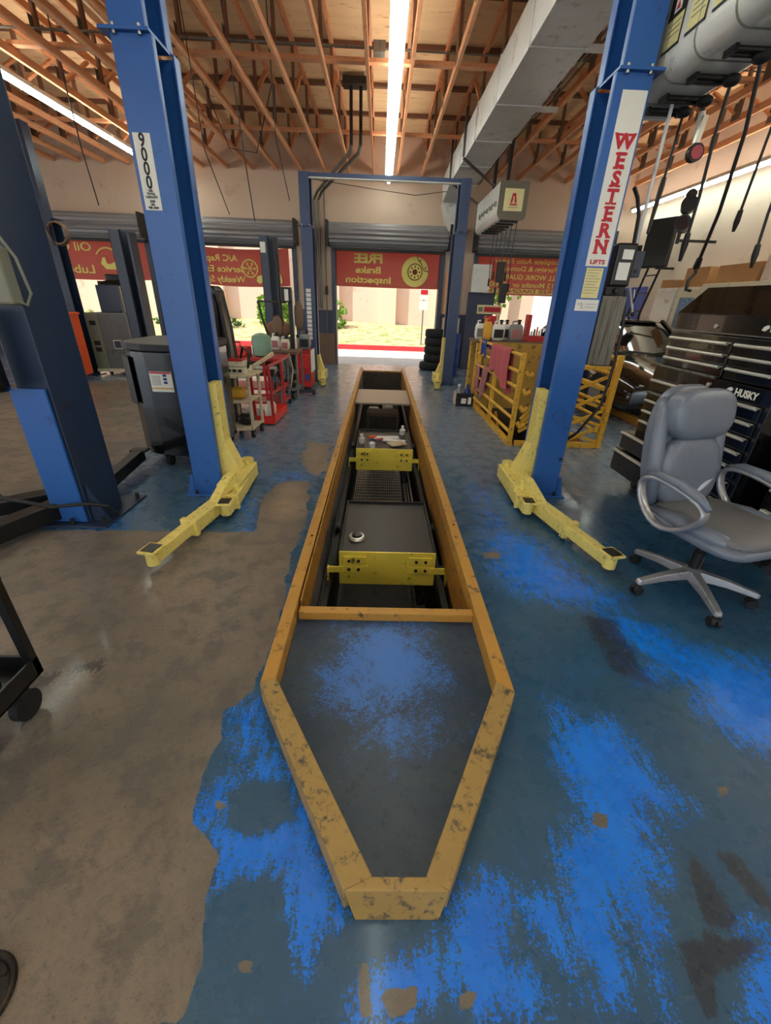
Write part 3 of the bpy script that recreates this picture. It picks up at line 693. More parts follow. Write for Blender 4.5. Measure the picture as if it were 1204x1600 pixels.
for i, (x,y) in enumerate(((-.12,5.5),(-.03,5.38))):
    o = MB().cyl((x,y,-.14),(x+.1,y+.04,-.14),.018,10).build('screwdriver_grip', 'rag' if i else 'orange_paint'); tag(o, ('orange tool grip lying on the left of the far tray','pinkish tool grip lying in the middle of the far tray')[i], 'tool')
# rails along both pit walls, grating floor, pipes
for k, (x, lab) in enumerate(((-.345,'dark greasy jack rail along the left wall of the pit'),(.50,'dark greasy jack rail along the right wall of the pit'))):
    m = B(x-.03,x+.02,1.75,10.2,-.40,-.385); m.box(x-.03,x-.02,1.75,10.2,-.45,-.36); m.box(x+.012,x+.02,1.75,10.2,-.45,-.38); tag(m.build('jack_rail','grease'), lab, 'rail', 'jack rails in the pit')
for k, x in enumerate((.38,.42,.46)):
    tag(MB().tube([(x,3.6,-.75),(x,6.7,-.75)],.012).build('pipe','bright_steel'), 'shiny steel pipe running low along the right side of the pit', 'pipe', 'pipes low in the pit')
def grating(x0, x1, y0, y1, z, label):
    m = MB(); x = x0
    while x <= x1: m.box(x-.004,x+.004,y0,y1,z-.03,z); x += .028
    y = y0
    while y <= y1: m.box(x0,x1,y-.004,y+.004,z-.014,z+.001); y += .10
    return tag(m.build('floor_grating','bright_steel'), label, 'grating')
grating(-.30,.36,3.3,6.6,-.90,'bluish steel bar grating laid in the pit beyond the near tray')
grating(-.28,.02,1.80,2.7,-.90,'steel bar grating in the pit just behind the yellow cross bar')
tag(B(.04,.4,1.80,2.75,-.92,-.90).build('drip_pan','galv_old'), 'flat grey drip pan on the pit floor behind the cross bar', 'pan')
tag(MB().lathe([(.13,0),(.15,.05),(.12,.09),(.03,.1)], (.3,2.0,-.899)).build('oil_pan','black',smooth=True), 'round black oil pan on the pit floor beside the drip pan', 'pan')
for i,(x,y,s_) in enumerate(((-.1,8.9,.3),(.2,9.1,.22),(.35,9.5,.2))):
    t = thing('pit_crate', (x,y,DP), ('wide grey crate of rags standing in the far end of the pit','small pale box standing in the far end of the pit','narrow grey box against the far end wall of the pit')[i], 'box', 'boxes in the far end of the pit')
    B(x-s_/2,x+s_/2,y-.15,y+.15,DP,DP+.75+.1*i).build('box_body', ('machine_grey','tan_paint','galv_old')[i], t, bevel=.01)
    MB().pillow((x,y,DP+.78+.1*i),s_*.4,.12,.08).build('rag_heap','paper' if i else 'tan_paint', t, smooth=True)
t = thing('pit_cabinet', (.05,6.95,DP), 'dark brown cabinet front in the pit under the tread plate', 'cabinet')
B(-.2,.36,7.3,7.7,DP,-.25).build('body','wood_brown',t); B(-.16,.32,7.28,7.3,DP+.1,-.3).build('door','pit_wall',t)
# manhole-like oval lid at the near left
t = thing('drain_cover', (-.93,.37,0), 'dark oval drain cover in the concrete at the bottom left corner', 'cover')
T = Matrix.Translation((-.925,.36,0)) @ Matrix.Diagonal((1,1.0,1,1))
MB().lathe([(.0,.004),(.072,.004),(.075,.003),(.076,.0)], (-.925,.36,0), n=40).build('lid','dark_steel',t)
MB().torus((-.925,.36,.003),.084,.008,'z',40,6).build('rim','grease',t)
for k in range(5): B(-.975,-.875,.305+k*.025,.315+k*.025,.004,.008).build('rib','grease',t)

# ============================================================ TWO-POST LIFTS
def channel(m, xo, sg, y, w, d, z0, z1, th=.012, lip=.05, rlip=.085):
    X = lambda a: xo+sg*a
    def bx(a, b_, y0, y1): m.box(min(X(a),X(b_)), max(X(a),X(b_)), y0, y1, z0, z1)
    bx(0, w, y, y+th); bx(0, th, y+th, y+d-th); bx(0, w+.03, y+d-th, y+d)
    bx(w-th, w, y+th, y+lip); bx(w+.03-th, w+.03, y+d-rlip, y+d-th)
    return m
def lift_column(t, xo, sg, y, mat, w=.225, d=.30, ztop=3.5, zj=2.79, chain=True, z_car=.9):
    X = lambda a: xo+sg*a
    def xb(a, b_): return (min(X(a),X(b_)), max(X(a),X(b_)))
    c = channel(MB(), xo, sg, y, w, d, .012, zj-.008).build('column', mat, t, bevel=.003)
    MB().box(*xb(.012,.018), y+.013, y+d-.013, .02, zj-.02).build('inner_shade_sheet', 'inner_dark', c)  # dark sheet standing in for the shade inside the open channel
    e = channel(MB(), xo, sg, y+.01, w-.03, d-.02, zj+.008, ztop).build('column_extension', mat, t, bevel=.003)
    f = MB().box(*xb(-.05,w+.0), y-.03, y+d-.06, zj-.008, zj+.008).build('joint_flange', mat, t, bevel=.002)
    for a in (.03, .17): MB().cyl((X(a),y-.014,zj-.022),(X(a),y-.014,zj+.022),.012,8).build('bolt','steel',f)
    MB().box(*xb(-.06,w+.03), y-.07, y+d+.06, 0.001, .014).build('base_plate', mat, t, bevel=.003)
    for yy in (y-.01, y+.10): MB().prism([(X(-.055),.014),(X(0),.014),(X(0),.17),(X(-.02),.17)],'y',yy,yy+.01).build('foot_gusset', mat, t)
    MB().cyl((X(-.025),y+.05,.02),(X(-.022),y+.05,.15),.022,12).build('anchor_roller','dark_steel',t,smooth=True)
    for yy in (y-.045,y+d+.035):
        for a in (.03,.18): MB().cyl((X(a),yy,.014),(X(a),yy,.045),.012,6).build('anchor_bolt','dark_steel',t)
    if chain:
        m = MB(); z = z_car
        while z < 1.62: m.box(*xb(w-.075,w-.045), y+.085, y+.115, z, z+.017); m.box(*xb(w-.07,w-.05), y+.09,y+.11,z+.017,z+.023); z += .023
        m.build('lift_chain','chain',t)
    # lifting carriage sleeve
    pr_ = [(X(w-.02),z_car),(X(w+.05),z_car),(X(w+.055),.44),(X(w+.15),.19),(X(w+.16),.05),(X(w-.02),.05)]
    MB().prism(pr_,'y',y+.06,y+.205).build('carriage','lift_yellow',t,bevel=.004)
    return c
def lift_arm(t, p, q, pad, w=.095, split=.62, riser=True):
    """telescopic swing arm from pivot p to pad q (x, y)"""
    P, Q = Vector((p[0],p[1],.085)), Vector((q[0],q[1],.085)); D = Q-P; d = D.normalized()
    a = MB().bar(P, P+D*split, w, .10).build('swing_arm','lift_yellow',t,bevel=.005)
    MB().bar(P+D*(split-.035), P+D*(split+.005), w+.02, .118).build('arm_collar','lift_yellow',a,bevel=.003)
    MB().bar(P+D*(split-.1), Q, w-.025, .075).build('arm_extension','lift_yellow',a,bevel=.004)
    n_ = Vector((-d.y, d.x, 0)); e = Q
    T = Matrix.Translation(e) @ Matrix(((d.x,-d.y,0,0),(d.y,d.x,0,0),(0,0,1,0),(0,0,0,1)))
    h = MB().box(-.065,.055,-.055,.055,.045,.06,T).build('lift_pad','lift_yellow',a,bevel=.003)
    MB().cyl(e+Vector((0,0,-.045)), e+Vector((0,0,.045)), .04, 16).build('pad_screw','lift_yellow',a,smooth=True)
    MB().box(-.05,.04,-.04,.04,.06,.064,T).build('pad_rubber','grease',h)
    if riser:
        u = MB(); pts = [P+d*.02+Vector((0,0,.05)), P+d*.30+Vector((0,0,.05)), P+d*.06+Vector((0,0,.16)), P-d*.03+Vector((0,0,.16))]
        vs = [v+n_*.035 for v in pts]+[v-n_*.035 for v in pts]
        u._q(vs, ((0,1,2,3),(7,6,5,4),(0,4,5,1),(1,5,6,2),(2,6,7,3),(3,7,4,0))); u.build('arm_riser','lift_yellow',a,bevel=.003)
    MB().cyl(P+Vector((0,0,-.05)), P+Vector((0,0,.13)), .055, 16).build('pivot_pin','lift_yellow',a,smooth=True)
    return a
# ---- near blue lift
L1 = thing('car_lift', (.06, 3.5, 0), 'large bright blue two post car lift with yellow arms straddling the pit, nearest the camera', 'car lift', 'two post lifts')
lift_column(L1, -1.53, 1, 3.25, 'lift_blue')
lift_column(L1, 1.605, -1, 3.40, 'lift_blue')
MB().bar((-1.5,3.4,3.47),(1.58,3.55,3.47),.1,.12).build('cross_beam','lift_blue',L1)
lift_arm(L1, (-1.16,3.10), (-1.335,2.13), 0)
lift_arm(L1, (-1.16,3.55), (-1.12,2.80), 0, w=.12, split=.85, riser=False)
lift_arm(L1, (1.24,3.22), (1.49,2.20), 0)
lift_arm(L1, (1.22,3.66), (1.20,2.95), 0, w=.12, split=.85, riser=False)
for (xa, xb, ya, yb) in ((-1.27,-1.09,3.05,3.6),(1.15,1.35,3.18,3.72)): B(xa,xb,ya,yb,.045,.17).build('arm_yoke','lift_yellow',L1,bevel=.01)
# capacity decal on the left column
d_ = B(-1.508,-1.405,3.2465,3.2495,1.975,2.355).build('capacity_decal','label_white',L1)
for i, ch in enumerate('9000'): text(ch, .092, 'ink_black', 'digit', d_, (-1.457,3.245,2.318-i*.068), bold=.002, wide=.8)
for i, s_ in enumerate(('LBS.','TOTAL','CAPACITY','2250','LBS.','PER ARM')): text(s_, .016, 'ink_black', 'small_print', d_, (-1.457,3.245,2.075-i*.0165 - (.005 if i>2 else 0)), bold=.0006, maxw=None)
# maker decal on the right column
d_ = B(1.437,1.592,3.3965,3.3995,1.775,2.70).build('maker_decal','label_white',L1)
for i, ch in enumerate('WESTERN'):
    zc = 2.455-i*.094
    m = text(ch, .105, 'ink_red', 'letter', d_, (1.515,3.395,zc), bold=.0045, wide=1.15)
    s2 = MB()
    for zz in ((.036,) if ch == 'W' else ((.036,-.036) if ch in 'EN' else (-.036,))):
        for dx in ((-.032,.032) if ch in 'WNR' else (-.02,.02)): s2.box(1.515+dx-.017,1.515+dx+.017,3.3935,3.3955,zc+zz-.006,zc+zz+.006)
    s2.build('serif','ink_red',d_)
text('LIFTS', .036, 'ink_red', 'letter', d_, (1.515,3.395,1.80), bold=.0012, wide=1.3)
B(1.452,1.572,3.397,3.3995,1.575,1.765).build('instruction_decal','label_yellow',L1)
for k in range(9): B(1.46,1.56-.012*(k%3),3.3955,3.397,1.75-k*.018,1.753-k*.018).build('print_line','ink_grey',L1)
c_ = B(1.425,1.592,3.397,3.3995,1.49,1.565).build('caution_decal','label_white',L1)
MB().tube([(1.44,3.396,1.54),(1.455,3.396,1.53),(1.462,3.396,1.545),(1.475,3.396,1.53),(1.47,3.396,1.505),(1.485,3.396,1.51)],.0015,5).build('line_art','ink_black',c_)
MB().box(1.50,1.575,3.3955,3.397,1.535,1.537).box(1.50,1.575,3.3955,3.397,1.515,1.517).build('line_art','ink_black',c_)
MB().torus((1.49,3.398,.71),.052,.0016,'y',30,5).build('knockout_ring','lift_blue_dark',L1)
MB().cyl((1.58,3.392,.34),(1.58,3.40,.34),.014).build('bolt','dark_steel',L1)
# power unit with its tank
p = B(1.672,1.815,3.46,3.62,1.66,1.93).build('power_unit','black',L1,bevel=.012)
B(1.715,1.79,3.456,3.46,1.83,1.89).build('data_label','label_white',p); B(1.70,1.785,3.456,3.46,1.70,1.81).build('data_label','label_white',p)
m = B(1.66,1.80,3.47,3.60,1.6,1.66).cyl((1.73,3.44,1.63),(1.73,3.47,1.63),.02); m.build('pump_block','dark_steel',L1,bevel=.006)
m = B(1.64,1.82,3.45,3.62,1.11,1.595)
for k in range(3): m.box(1.67+k*.05,1.69+k*.05,3.444,3.45,1.13,1.57)
m.build('oil_tank','galv_old',L1,bevel=.008)
MB().cyl((1.845,3.5,1.66),(1.885,3.44,1.49),.008).build('release_lever','steel',L1); MB().pillow((1.888,3.435,1.48),.016,.016,.016,e=1).build('lever_knob','black',L1,smooth=True)
MB().tube([(1.82,3.5,1.64),(1.86,3.48,1.4),(1.86,3.46,1.1),(1.83,3.44,.8),(1.72,3.5,.55),(1.63,3.6,.4)],.012).build('hydraulic_hose','hose',L1,smooth=True)
MB().tube([(1.70,3.5,2.25),(1.75,3.52,2.2),(1.80,3.54,2.1),(1.82,3.55,1.93)],.013).build('supply_cable','hose',L1,smooth=True)
# switch box with conduit to the roof
t = thing('switch_box', (1.9,3.62,1.73), 'dark grey electrical switch box hanging on a conduit beside the right blue column', 'switch box')
B(1.84,1.95,3.6,3.68,1.73,1.90).build('box_body','lift_grey',t,bevel=.006); B(1.90,1.92,3.592,3.6,1.755,1.78).build('knob','black',t)
MB().tube([(1.885,3.64,1.9),(1.885,3.64,4.0)],.012).build('conduit','galv',t,smooth=True)

# ---- far blue lift
L2 = thing('car_lift', (.02, 9.0, 0), 'dull blue two post lift with a crossbar overhead in front of the middle doorway', 'car lift', 'two post lifts')
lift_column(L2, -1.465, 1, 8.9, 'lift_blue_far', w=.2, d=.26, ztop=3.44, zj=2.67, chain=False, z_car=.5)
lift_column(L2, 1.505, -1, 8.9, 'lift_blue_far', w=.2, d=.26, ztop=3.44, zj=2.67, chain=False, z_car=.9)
B(-1.45,1.49,8.95,9.05,3.38,3.44).build('cross_beam','lift_blue_far',L2)
B(-1.4,1.4,8.955,9.045,3.365,3.38).build('beam_strip','label_white',L2)
lift_arm(L2, (-1.15,8.85), (-1.08,8.25), 0, w=.11, split=.7); lift_arm(L2, (1.19,8.85), (1.13,8.3), 0, w=.11, split=.7)
for x in (-1.17,1.2): B(x-.08,x+.08,8.8,9.2,.045,.22).build('arm_yoke','lift_yellow',L2,bevel=.01)
m = MB()
for k in range(12): m.box(-1.42,-1.33,8.895,8.8985,1.62-k*.075,1.68-k*.075)
m.build('warning_decals','label_white',L2)

# ---- big dark blue post at the left
t = thing('lift_post', (-2.13,2.85,0), 'massive dark blue lift post at the left edge with a control box and oil tank', 'lift post')
m = MB(); m.prism([(-2.27,2.70),(-2.05,2.68),(-2.0,2.98),(-2.04,3.04),(-2.25,3.04)],'z',.012,3.7); m.build('column','lift_blue_dark',t,bevel=.006)
MB().prism([(-2.05,.012),(-1.93,.012),(-2.035,.30)],'y',2.70,2.715).build('foot_gusset','lift_blue_dark',t); MB().prism([(-2.27,.012),(-2.42,.012),(-2.27,.3)],'y',2.74,2.755).build('foot_gusset','lift_blue_dark',t)
B(-2.29,-2.07,2.66,2.68,.02,.95).build('guard_plate','lift_blue',t,bevel=.003)
B(-2.42,-1.90,2.60,3.16,0,.014).build('base_plate','lift_blue_dark',t,bevel=.003)
for x,y in ((-2.37,2.65),(-1.95,2.66),(-1.94,3.1),(-2.15,2.63)): MB().cyl((x,y,.014),(x,y,.06),.014,6).build('anchor_bolt','dark_steel',t)
B(-2.2,-2.02,2.58,2.67,1.42,1.70).build('control_box','machine_olive',t,bevel=.015)
B(-2.17,-2.12,2.575,2.58,1.44,1.55).build('box_label','label_white',t)
MB().tube([(-2.04,2.63,1.72),(-2.0,2.6,1.75),(-1.96,2.62,1.65),(-1.95,2.64,1.48),(-1.99,2.64,1.42),(-2.03,2.63,1.44)],.008).build('cable_loop','machine_olive',t,smooth=True)
MB().lathe([(.02,0),(.085,0),(.09,.02),(.09,.42),(.07,.45)],(-2.30,2.56,.95)).build('oil_tank','black_gloss',t,smooth=True)
MB().tube([(-2.7,2.5,.62),(-2.4,2.45,.30),(-2.2,2.55,.19),(-2.02,2.65,.17),(-1.93,2.72,.12),(-1.91,2.78,.02)],.012).build('hydraulic_hose','hose',t,smooth=True)
MB().bar((-2.2,3.1,.10),(-2.24,3.78,.14),.09,.10).build('swing_arm','black',t,bevel=.005)
MB().box(-2.31,-2.17,3.74,3.84,.17,.19).build('lift_pad','dark_steel',t); MB().cyl((-2.24,3.79,.08),(-2.24,3.79,.17),.035).build('pad_screw','grease',t)
MB().bar((-2.28,2.72,.10),(-2.52,2.12,.10),.12,.12).build('swing_arm','black',t,bevel=.005)
MB().bar((-2.75,2.6,.12),(-2.3,2.95,.12),.12,.1).build('swing_arm','black',t,bevel=.005)
# thin post with wire coil, further posts
def small_post(x, y, w, h, mat, label, ext=None):
    t = thing('lift_post', (x+w/2, y, 0), label, 'lift post', 'smaller lift posts on the left')
    m = B(x, x+w*.55, y, y+.012, 0.012, h); m.box(x, x+.012, y, y+.24, .012, h); m.box(x, x+w, y+.228, y+.24, .012, h); m.box(x+w*.5,x+w*.55,y,y+.05,.012,h)
    m.build('column', mat, t, bevel=.003)
    B(x-.08,x+w+.08,y-.08,y+.32,.0,.013).build('base_plate',mat,t)
    if ext: B(x+.02,x+w*.75,y+.02,y+.2,h,ext).build('column_extension',mat,t); B(x-.06,x+w+.04,y-.03,y+.26,h-.01,h+.012).build('joint_flange',mat,t)
    return t
pA = small_post(-6.04,8.7,.34,2.60,'lift_blue_dark','tall dark lift post hung with a hose coil near the far left doorway', 3.9)
B(-5.87,-5.70,8.68,8.7,.02,2.6).build('flange_plate','lift_blue_dark',pA)
m = MB(); 
for k in range(4): m.torus((-5.60,8.60+.02*k,2.38),.16+.004*k,.015,'y',26,6)
tag(m.build('hose_coil','wood_brown',smooth=True),'brown hose wound in a round coil hanging beside a tall dark lift post','hose coil')
pB = small_post(-4.66,8.5,.34,2.46,'lift_grey','grey lift post in front of the pale panel in the far left doorway')
B(-4.36,-4.32,8.5,8.74,.02,2.42).build('rear_flange','lift_grey',pB)
pC = small_post(-2.12,8.5,.27,2.46,'lift_grey','grey lift post standing behind the red carts, beside the second banner')
B(-2.11,-2.02,8.495,8.5,2.2,2.36).build('round_decal','label_white',pC)

# ============================================================ CEILING EQUIPMENT
def light(x, y0, z, label, group, L=2.42):
    t = thing('fluorescent_light', (x, y0+L/2, z), label, 'ceiling light', group)
    MB().prism([(x-.085,z-.012),(x-.06,z+.05),(x+.06,z+.05),(x+.085,z-.012),(x+.04,z),(x-.04,z)],'y',y0,y0+L).build('housing','white_enamel',t,bevel=.003)
    B(x-.035,x+.035,y0+.04,y0+L-.04,z+.0505,z+.056).build('added_uplight_strip','added_uplight_glow',t)  # added glowing strip, out of view, that brightens the roof deck
    for k in range(2):
        d = MB().prism([(x-.030,z-.002),(x-.032,z-.025),(x-.02,z-.044),(x+.02,z-.044),(x+.032,z-.025),(x+.030,z-.002)],'y',y0+.02+k*L/2,y0+L/2-.02+k*L/2).build('diffuser','tube_glow',t,smooth=True)
    for k in range(1,4): B(x-.036,x+.036,y0+k*L/4-.006,y0+k*L/4+.006,z-.049,z).build('clip','white_enamel',t)
    return t
l0 = light(.1, 8.95, 3.86, 'overhead fluorescent light in the centre row, one of the row above the pit', 'centre row of fluorescent lights')
for y in (6.5,4.05,1.6,-.85,-3.3): dup(l0, delta=(0,y-8.95,0))
l0 = light(-4.55, 8.95, 3.78, 'overhead fluorescent light in the left row, hung over the left lift bays', 'left row of fluorescent lights')
for y in (6.5,4.05,1.6,-.85,-3.3): dup(l0, delta=(0,y-8.95,0))
l0 = light(5.62, 8.95, 3.53, 'fluorescent light in the row along the top of the right hand wall', 'right row of fluorescent lights')
for y in (6.5,4.05,1.6,-.85,-3.3): dup(l0, delta=(0,y-8.95,0))
# duct
t = thing('air_duct', (1.5,6,3.55), 'large silver sheet metal air duct running overhead right of the pit', 'duct')
ys = [-3,-1.6,-.2,1.2,2.6,3.9,5.1,6.3,7.5,8.7,9.9]
for a, b_ in zip(ys, ys[1:]):
    s_ = B(1.25,1.76,a+.003,b_-.003,3.55,3.95).build('duct_section','galv',t,bevel=.004)
    for yy in (b_,): B(1.24,1.77,yy-.012,yy+.012,3.54,3.96).build('seam_flange','galv',s_)
m = MB(); m._q([(1.25,9.9,3.55),(1.76,9.9,3.55),(1.76,9.9,3.95),(1.25,9.9,3.95),(1.30,11.25,3.5),(1.84,11.25,3.5),(1.84,11.55,3.95),(1.30,11.55,3.95)],((0,1,5,4),(1,2,6,5),(2,3,7,6),(3,0,4,7),(0,3,2,1),(4,5,6,7))); m.build('duct_elbow','galv',t,bevel=.004)
m = MB(); m.prism([(1.30,3.5),(1.84,3.5),(1.86,3.1),(1.60,2.72),(1.46,3.0)],'y',11.2,11.55); m.build('wall_drop','galv',t,bevel=.004)
for (y) in (8.6,10.0):
    t = thing('duct_hanger', (1.5,y,3.45), 'dark steel bar bracing the silver duct, %s' % ('nearer of the two by the far lift' if y<9 else 'farther of the two by the far lift'), 'bracket', 'braces under the silver duct')
    MB().tube([(1.20,y-.5,4.1),(1.20,y-.5,3.52)],.02,6).build('hanger_rod','black',t)
    MB().bar((1.21,y-.5,3.50),(2.0,y+.3,3.28),.03,.03).build('brace_bar','black',t)
# conduits on the middle pier
for k, (dx, lab) in enumerate(((0,'left conduit of the pair rising from the middle pier to the roof'),(.16,'right conduit of the pair rising from the middle pier to the roof'))):
    t = thing('conduit_pipe', (-.57+dx,9.12,3.85), lab, 'pipe', 'pair of bent conduits')
    MB().tube([(-.57+dx,9.12,4.70),(-.57+dx,9.12,3.86)],.028,10).build('drop_pipe','black',t,smooth=True)
    MB().tube([(-.57+dx,9.12,3.87),(-.62+dx,9.3,3.80),(-1.45+dx*.6,11.3,3.62),(-1.56+dx*.6,11.5,3.5),(-1.56+dx*.6,11.52,1.3)],.03,10).build('bent_pipe','galv_old',t,smooth=True)
B(-.68,-.36,9.0,9.24,4.66,4.70)
tag(B(-.70,-.32,9.0,9.24,4.60,4.69).build('pipe_bracket','dark_steel'),'dark plate holding the two conduits under the roof deck','bracket')
t = thing('conduit_pipe', (-1.3,11.55,1.3), 'thin straight conduit running down the right of the middle pier to a switch', 'pipe')
MB().tube([(-1.34,11.56,3.95),(-1.34,11.56,.2)],.014,8).build('pipe_run','galv_old',t); B(-1.37,-1.30,11.5,11.56,1.62,1.80).build('switch','dark_steel',t,bevel=.006)
tag(MB().tube([(-1.72,11.56,3.95),(-1.72,11.56,1.9),(-1.66,11.56,1.72)],.014,8).build('conduit_pipe','galv_old'),'thin conduit on the left side of the middle pier behind the far lift','pipe')
# bundle of conduits over the right bay
t = thing('pipe_bundle', (2.05,6.5,3.9), 'bundle of thin copper and steel pipes hung beside the silver duct', 'pipes')
for k in range(5): MB().tube([(1.95+.06*k,2.5,3.94),(1.95+.06*k,7.2,3.94),(1.95+.04*k,9.0,3.94),(1.95+.04*k,11.5,3.9)],.012,6).build('pipe', 'galv_old' if k%2 else 'wood_brown', t)
for y in (4.4,5.9,7.4): B(1.85,2.3,y-.04,y+.04,3.86,3.90).build('strap','galv',t)
# hose reel cabinets
def reel_cabinet(t, x0, x1, y0, y1, z0, z1, capmat, ribs=3):
    r = .10; prof = [(x0,z1),(x0,z0+r)]
    for i in range(7): a = pi+ (pi/2)*i/6; prof.append((x0+r+r*math.cos(a), z0+r+r*math.sin(a)))
    for i in range(7): a = 1.5*pi+(pi/2)*i/6; prof.append((x1-r*.6+r*.6*math.cos(a), z0+r*.6+r*.6*math.sin(a)))
    prof += [(x1,z1)]
    MB().prism(prof,'y',y0+.02,y1-.02).build('casing','white_enamel',t,smooth=True)
    for yy in (y0,y1-.02):
        c = [(x0-.01+ (p[0]-x0)*(1+.02/(x1-x0)), p[1]-.006 if p[1]<z1 else p[1]+.008) for p in prof]
        MB().prism(c,'y',yy,yy+.02).build('end_cap',capmat,t,bevel=.004)
    return prof
HB = thing('hose_reel_cabinet', (1.87,3.0,2.75), 'white overhead hose reel cabinet beside the right blue column, with service decals', 'hose reel cabinet')
pf = reel_cabinet(HB, 1.66, 2.08, .6, 3.98, 2.75, 3.35, 'white_enamel')
for y in (3.72,3.43,3.15,2.85,2.4,1.9):
    m = MB(); m.tube([(x,y,z) for x,z in pf],.006,5,cap=False); m.build('seam_rib','galv_old',HB)
def side_text(s, size, mat, par, y, z, **k): return text(s, size, mat, 'lettering', par, (1.6555,y,z), right=(0,-1,0), **k)
for k,(y) in enumerate((3.62,3.40,3.18,2.96)):
    dd = B(1.656,1.66,y-.085,y+.075,2.89,3.10).build('service_decal','label_yellow',HB)
    B(1.6545,1.656,y-.09,y+.08,3.02,3.12).build('dark_panel','ink_black',dd); B(1.6545,1.656,y-.09,y-.078,2.88,3.02).build('border','ink_black',dd); B(1.6545,1.656,y-.09,y+.08,2.878,2.89).build('border','ink_black',dd)
    B(1.6535,1.6545,y-.035,y+.03,3.04,3.10).build('white_square','label_white',dd); MB().prism([(y-.022,3.05),(y+.018,3.05),(y-.002,3.09)],'x',1.6525,1.6535).build('red_triangle','ink_red',dd)
    for q in range(3): B(1.6545,1.656,y-.06,y+.05,2.99-q*.025,2.994-q*.025).build('print_line','ink_grey',dd)
text('WE', .13, 'ink_red', 'lettering', HB, (1.655,2.72,3.02), right=(0,-1,0), bold=.004)
outl = []
for k,(y) in enumerate((3.80,3.60,3.32,3.02,2.7)):
    m = MB(); m.cyl((1.80,y-.03,2.735),(2.04,y-.03,2.735),.012,8); m.cyl((1.80,y+.03,2.735),(2.04,y+.03,2.735),.012,8); m.box(1.79,1.81,y-.045,y+.045,2.72,2.75); m.box(2.03,2.05,y-.045,y+.045,2.72,2.75)
    m.build('roller_guide','grease',HB)
HC = thing('hose_reel_cabinet', (2.03,8.9,2.74), 'farther hose reel cabinet hung from the roof, red letter mark on its end cap', 'hose reel cabinet')
reel_cabinet(HC, 1.81, 2.25, 8.0, 9.8, 2.74, 3.23, 'cap_grey')
pn = B(1.885,2.185,7.993,8.0,2.85,3.14).build('logo_panel','cap_cream',HC,bevel=.006)
MB().prism([(1.985,2.955),(2.01,3.08),(2.06,3.08),(2.085,2.955),(2.055,2.955),(2.05,2.985),(2.045,2.985),(2.047,3.04),(2.023,3.04),(2.025,2.985),(2.02,2.985),(2.015,2.955)],'y',7.989,7.993).build('letter_mark','ink_red',pn)
B(1.98,2.09,7.989,7.993,2.925,2.945).build('letter_base','ink_red',pn); B(1.96,2.11,7.99,7.993,2.895,2.902).build('print_line','ink_grey',pn)
m = MB()
for k in range(14): m.box(1.803,1.807,8.15+k*.1,8.15+k*.1+.06,2.93+.02*(k%3),3.0+.02*(k%2))
m.build('side_lettering','ink_grey',HC)
for k in range(6): m = B(1.88,2.18,8.1+k*.26,8.16+k*.26,2.715,2.74); m.build('roller_guide','dark_steel',HC)
MB().bar((2.0,8.4,3.23),(2.0,8.4,4.0),.05,.05).build('hanger','black',HC); MB().bar((2.0,9.4,3.23),(2.0,9.4,4.0),.05,.05).build('hanger','black',HC)
for k in range(6):
    x = 2.17-.01*k; y = 8.13+k*.26; zb = (1.72,1.9,1.8,1.68,1.95,1.85)[k]
    t = thing('reel_hose', (x,y,zb), 'thin black hose hanging from the farther reel cabinet in front of the right doorway', 'hose', 'hoses of the farther reel cabinet')
    MB().tube([(x,y,2.72),(x-.01,y,2.3),(x+.01,y,zb+.12)],.008,6).build('hose_line','hose',t); MB().cyl((x+.01,y,zb+.13),(x+.01,y,zb),.02,8).build('nozzle','dark_steel',t)
for i,(x,z0,h) in enumerate(((1.93,1.86,.3),(2.02,1.55,.3))):
    tag(B(x,x+.12,8.0,8.1,z0,z0+h).build('control_pendant','dark_steel',bevel=.01), ('upper','lower')[i]+' dark metering box hanging on the hoses of the farther reel cabinet','control box','metering boxes on the far hoses')
# hoses from the near cabinet, each ends in its own fitting
def drop(name, pts, r, label, end, endmat='dark_steel', endlen=.12, mat='hose'):
    t = thing(name, pts[-1], label, 'hose', 'hoses of the near reel cabinet')
    MB().tube(pts, r, 8).build('hose_line', mat, t, smooth=True)
    MB().pillow(pts[0], .045,.045,.03, e=1).build('stop_ball','black_rubber',t,smooth=True)
    p = Vector(pts[-1]); d = (Vector(pts[-1])-Vector(pts[-2])).normalized()
    MB().tube([p-d*.05, p+d*.02, p+d*endlen], r*1.6, 8, radii=[r*1.8,r*2.2,r*1.1]).build(end, endmat, t, smooth=True)
    return t
drop('reel_hose', [(2.03,3.74,2.72),(2.0,3.7,2.5),(1.97,3.66,2.3)], .009, 'short black hose ending in a small square fitting, nearest the right blue column', 'valve', endlen=.3)
drop('reel_hose', [(2.05,3.56,2.72),(2.055,3.56,2.62)], .011, 'silver ended hose holding the round oil meter under the near cabinet', 'swivel', 'bright_steel', .14)
t = thing('oil_meter', (2.07,3.52,2.42), 'round black oil meter with a red dial hanging under the near reel cabinet', 'meter')
MB().cyl((2.055,3.50,2.45),(2.055,3.54,2.45),.05,24).build('meter_body','black',t,smooth=True); MB().cyl((2.055,3.494,2.45),(2.055,3.50,2.45),.037,24).build('dial','rag',t); MB().bar((2.045,3.52,2.50),(2.055,3.52,2.64),.03,.03).build('handle','bright_steel',t)
drop('reel_hose', [(2.01,3.28,2.72),(2.05,3.35,2.5),(2.10,3.4,2.2),(2.13,3.45,1.95)], .010, 'long black hose hanging behind the spotlight, third from the blue column', 'nozzle')
drop('reel_hose', [(1.975,3.02,2.72),(2.08,3.12,2.45),(2.2,3.3,2.1),(2.33,3.55,1.82)], .011, 'long black hose with a curved hook gun above the tool chest', 'gun', endlen=.02)
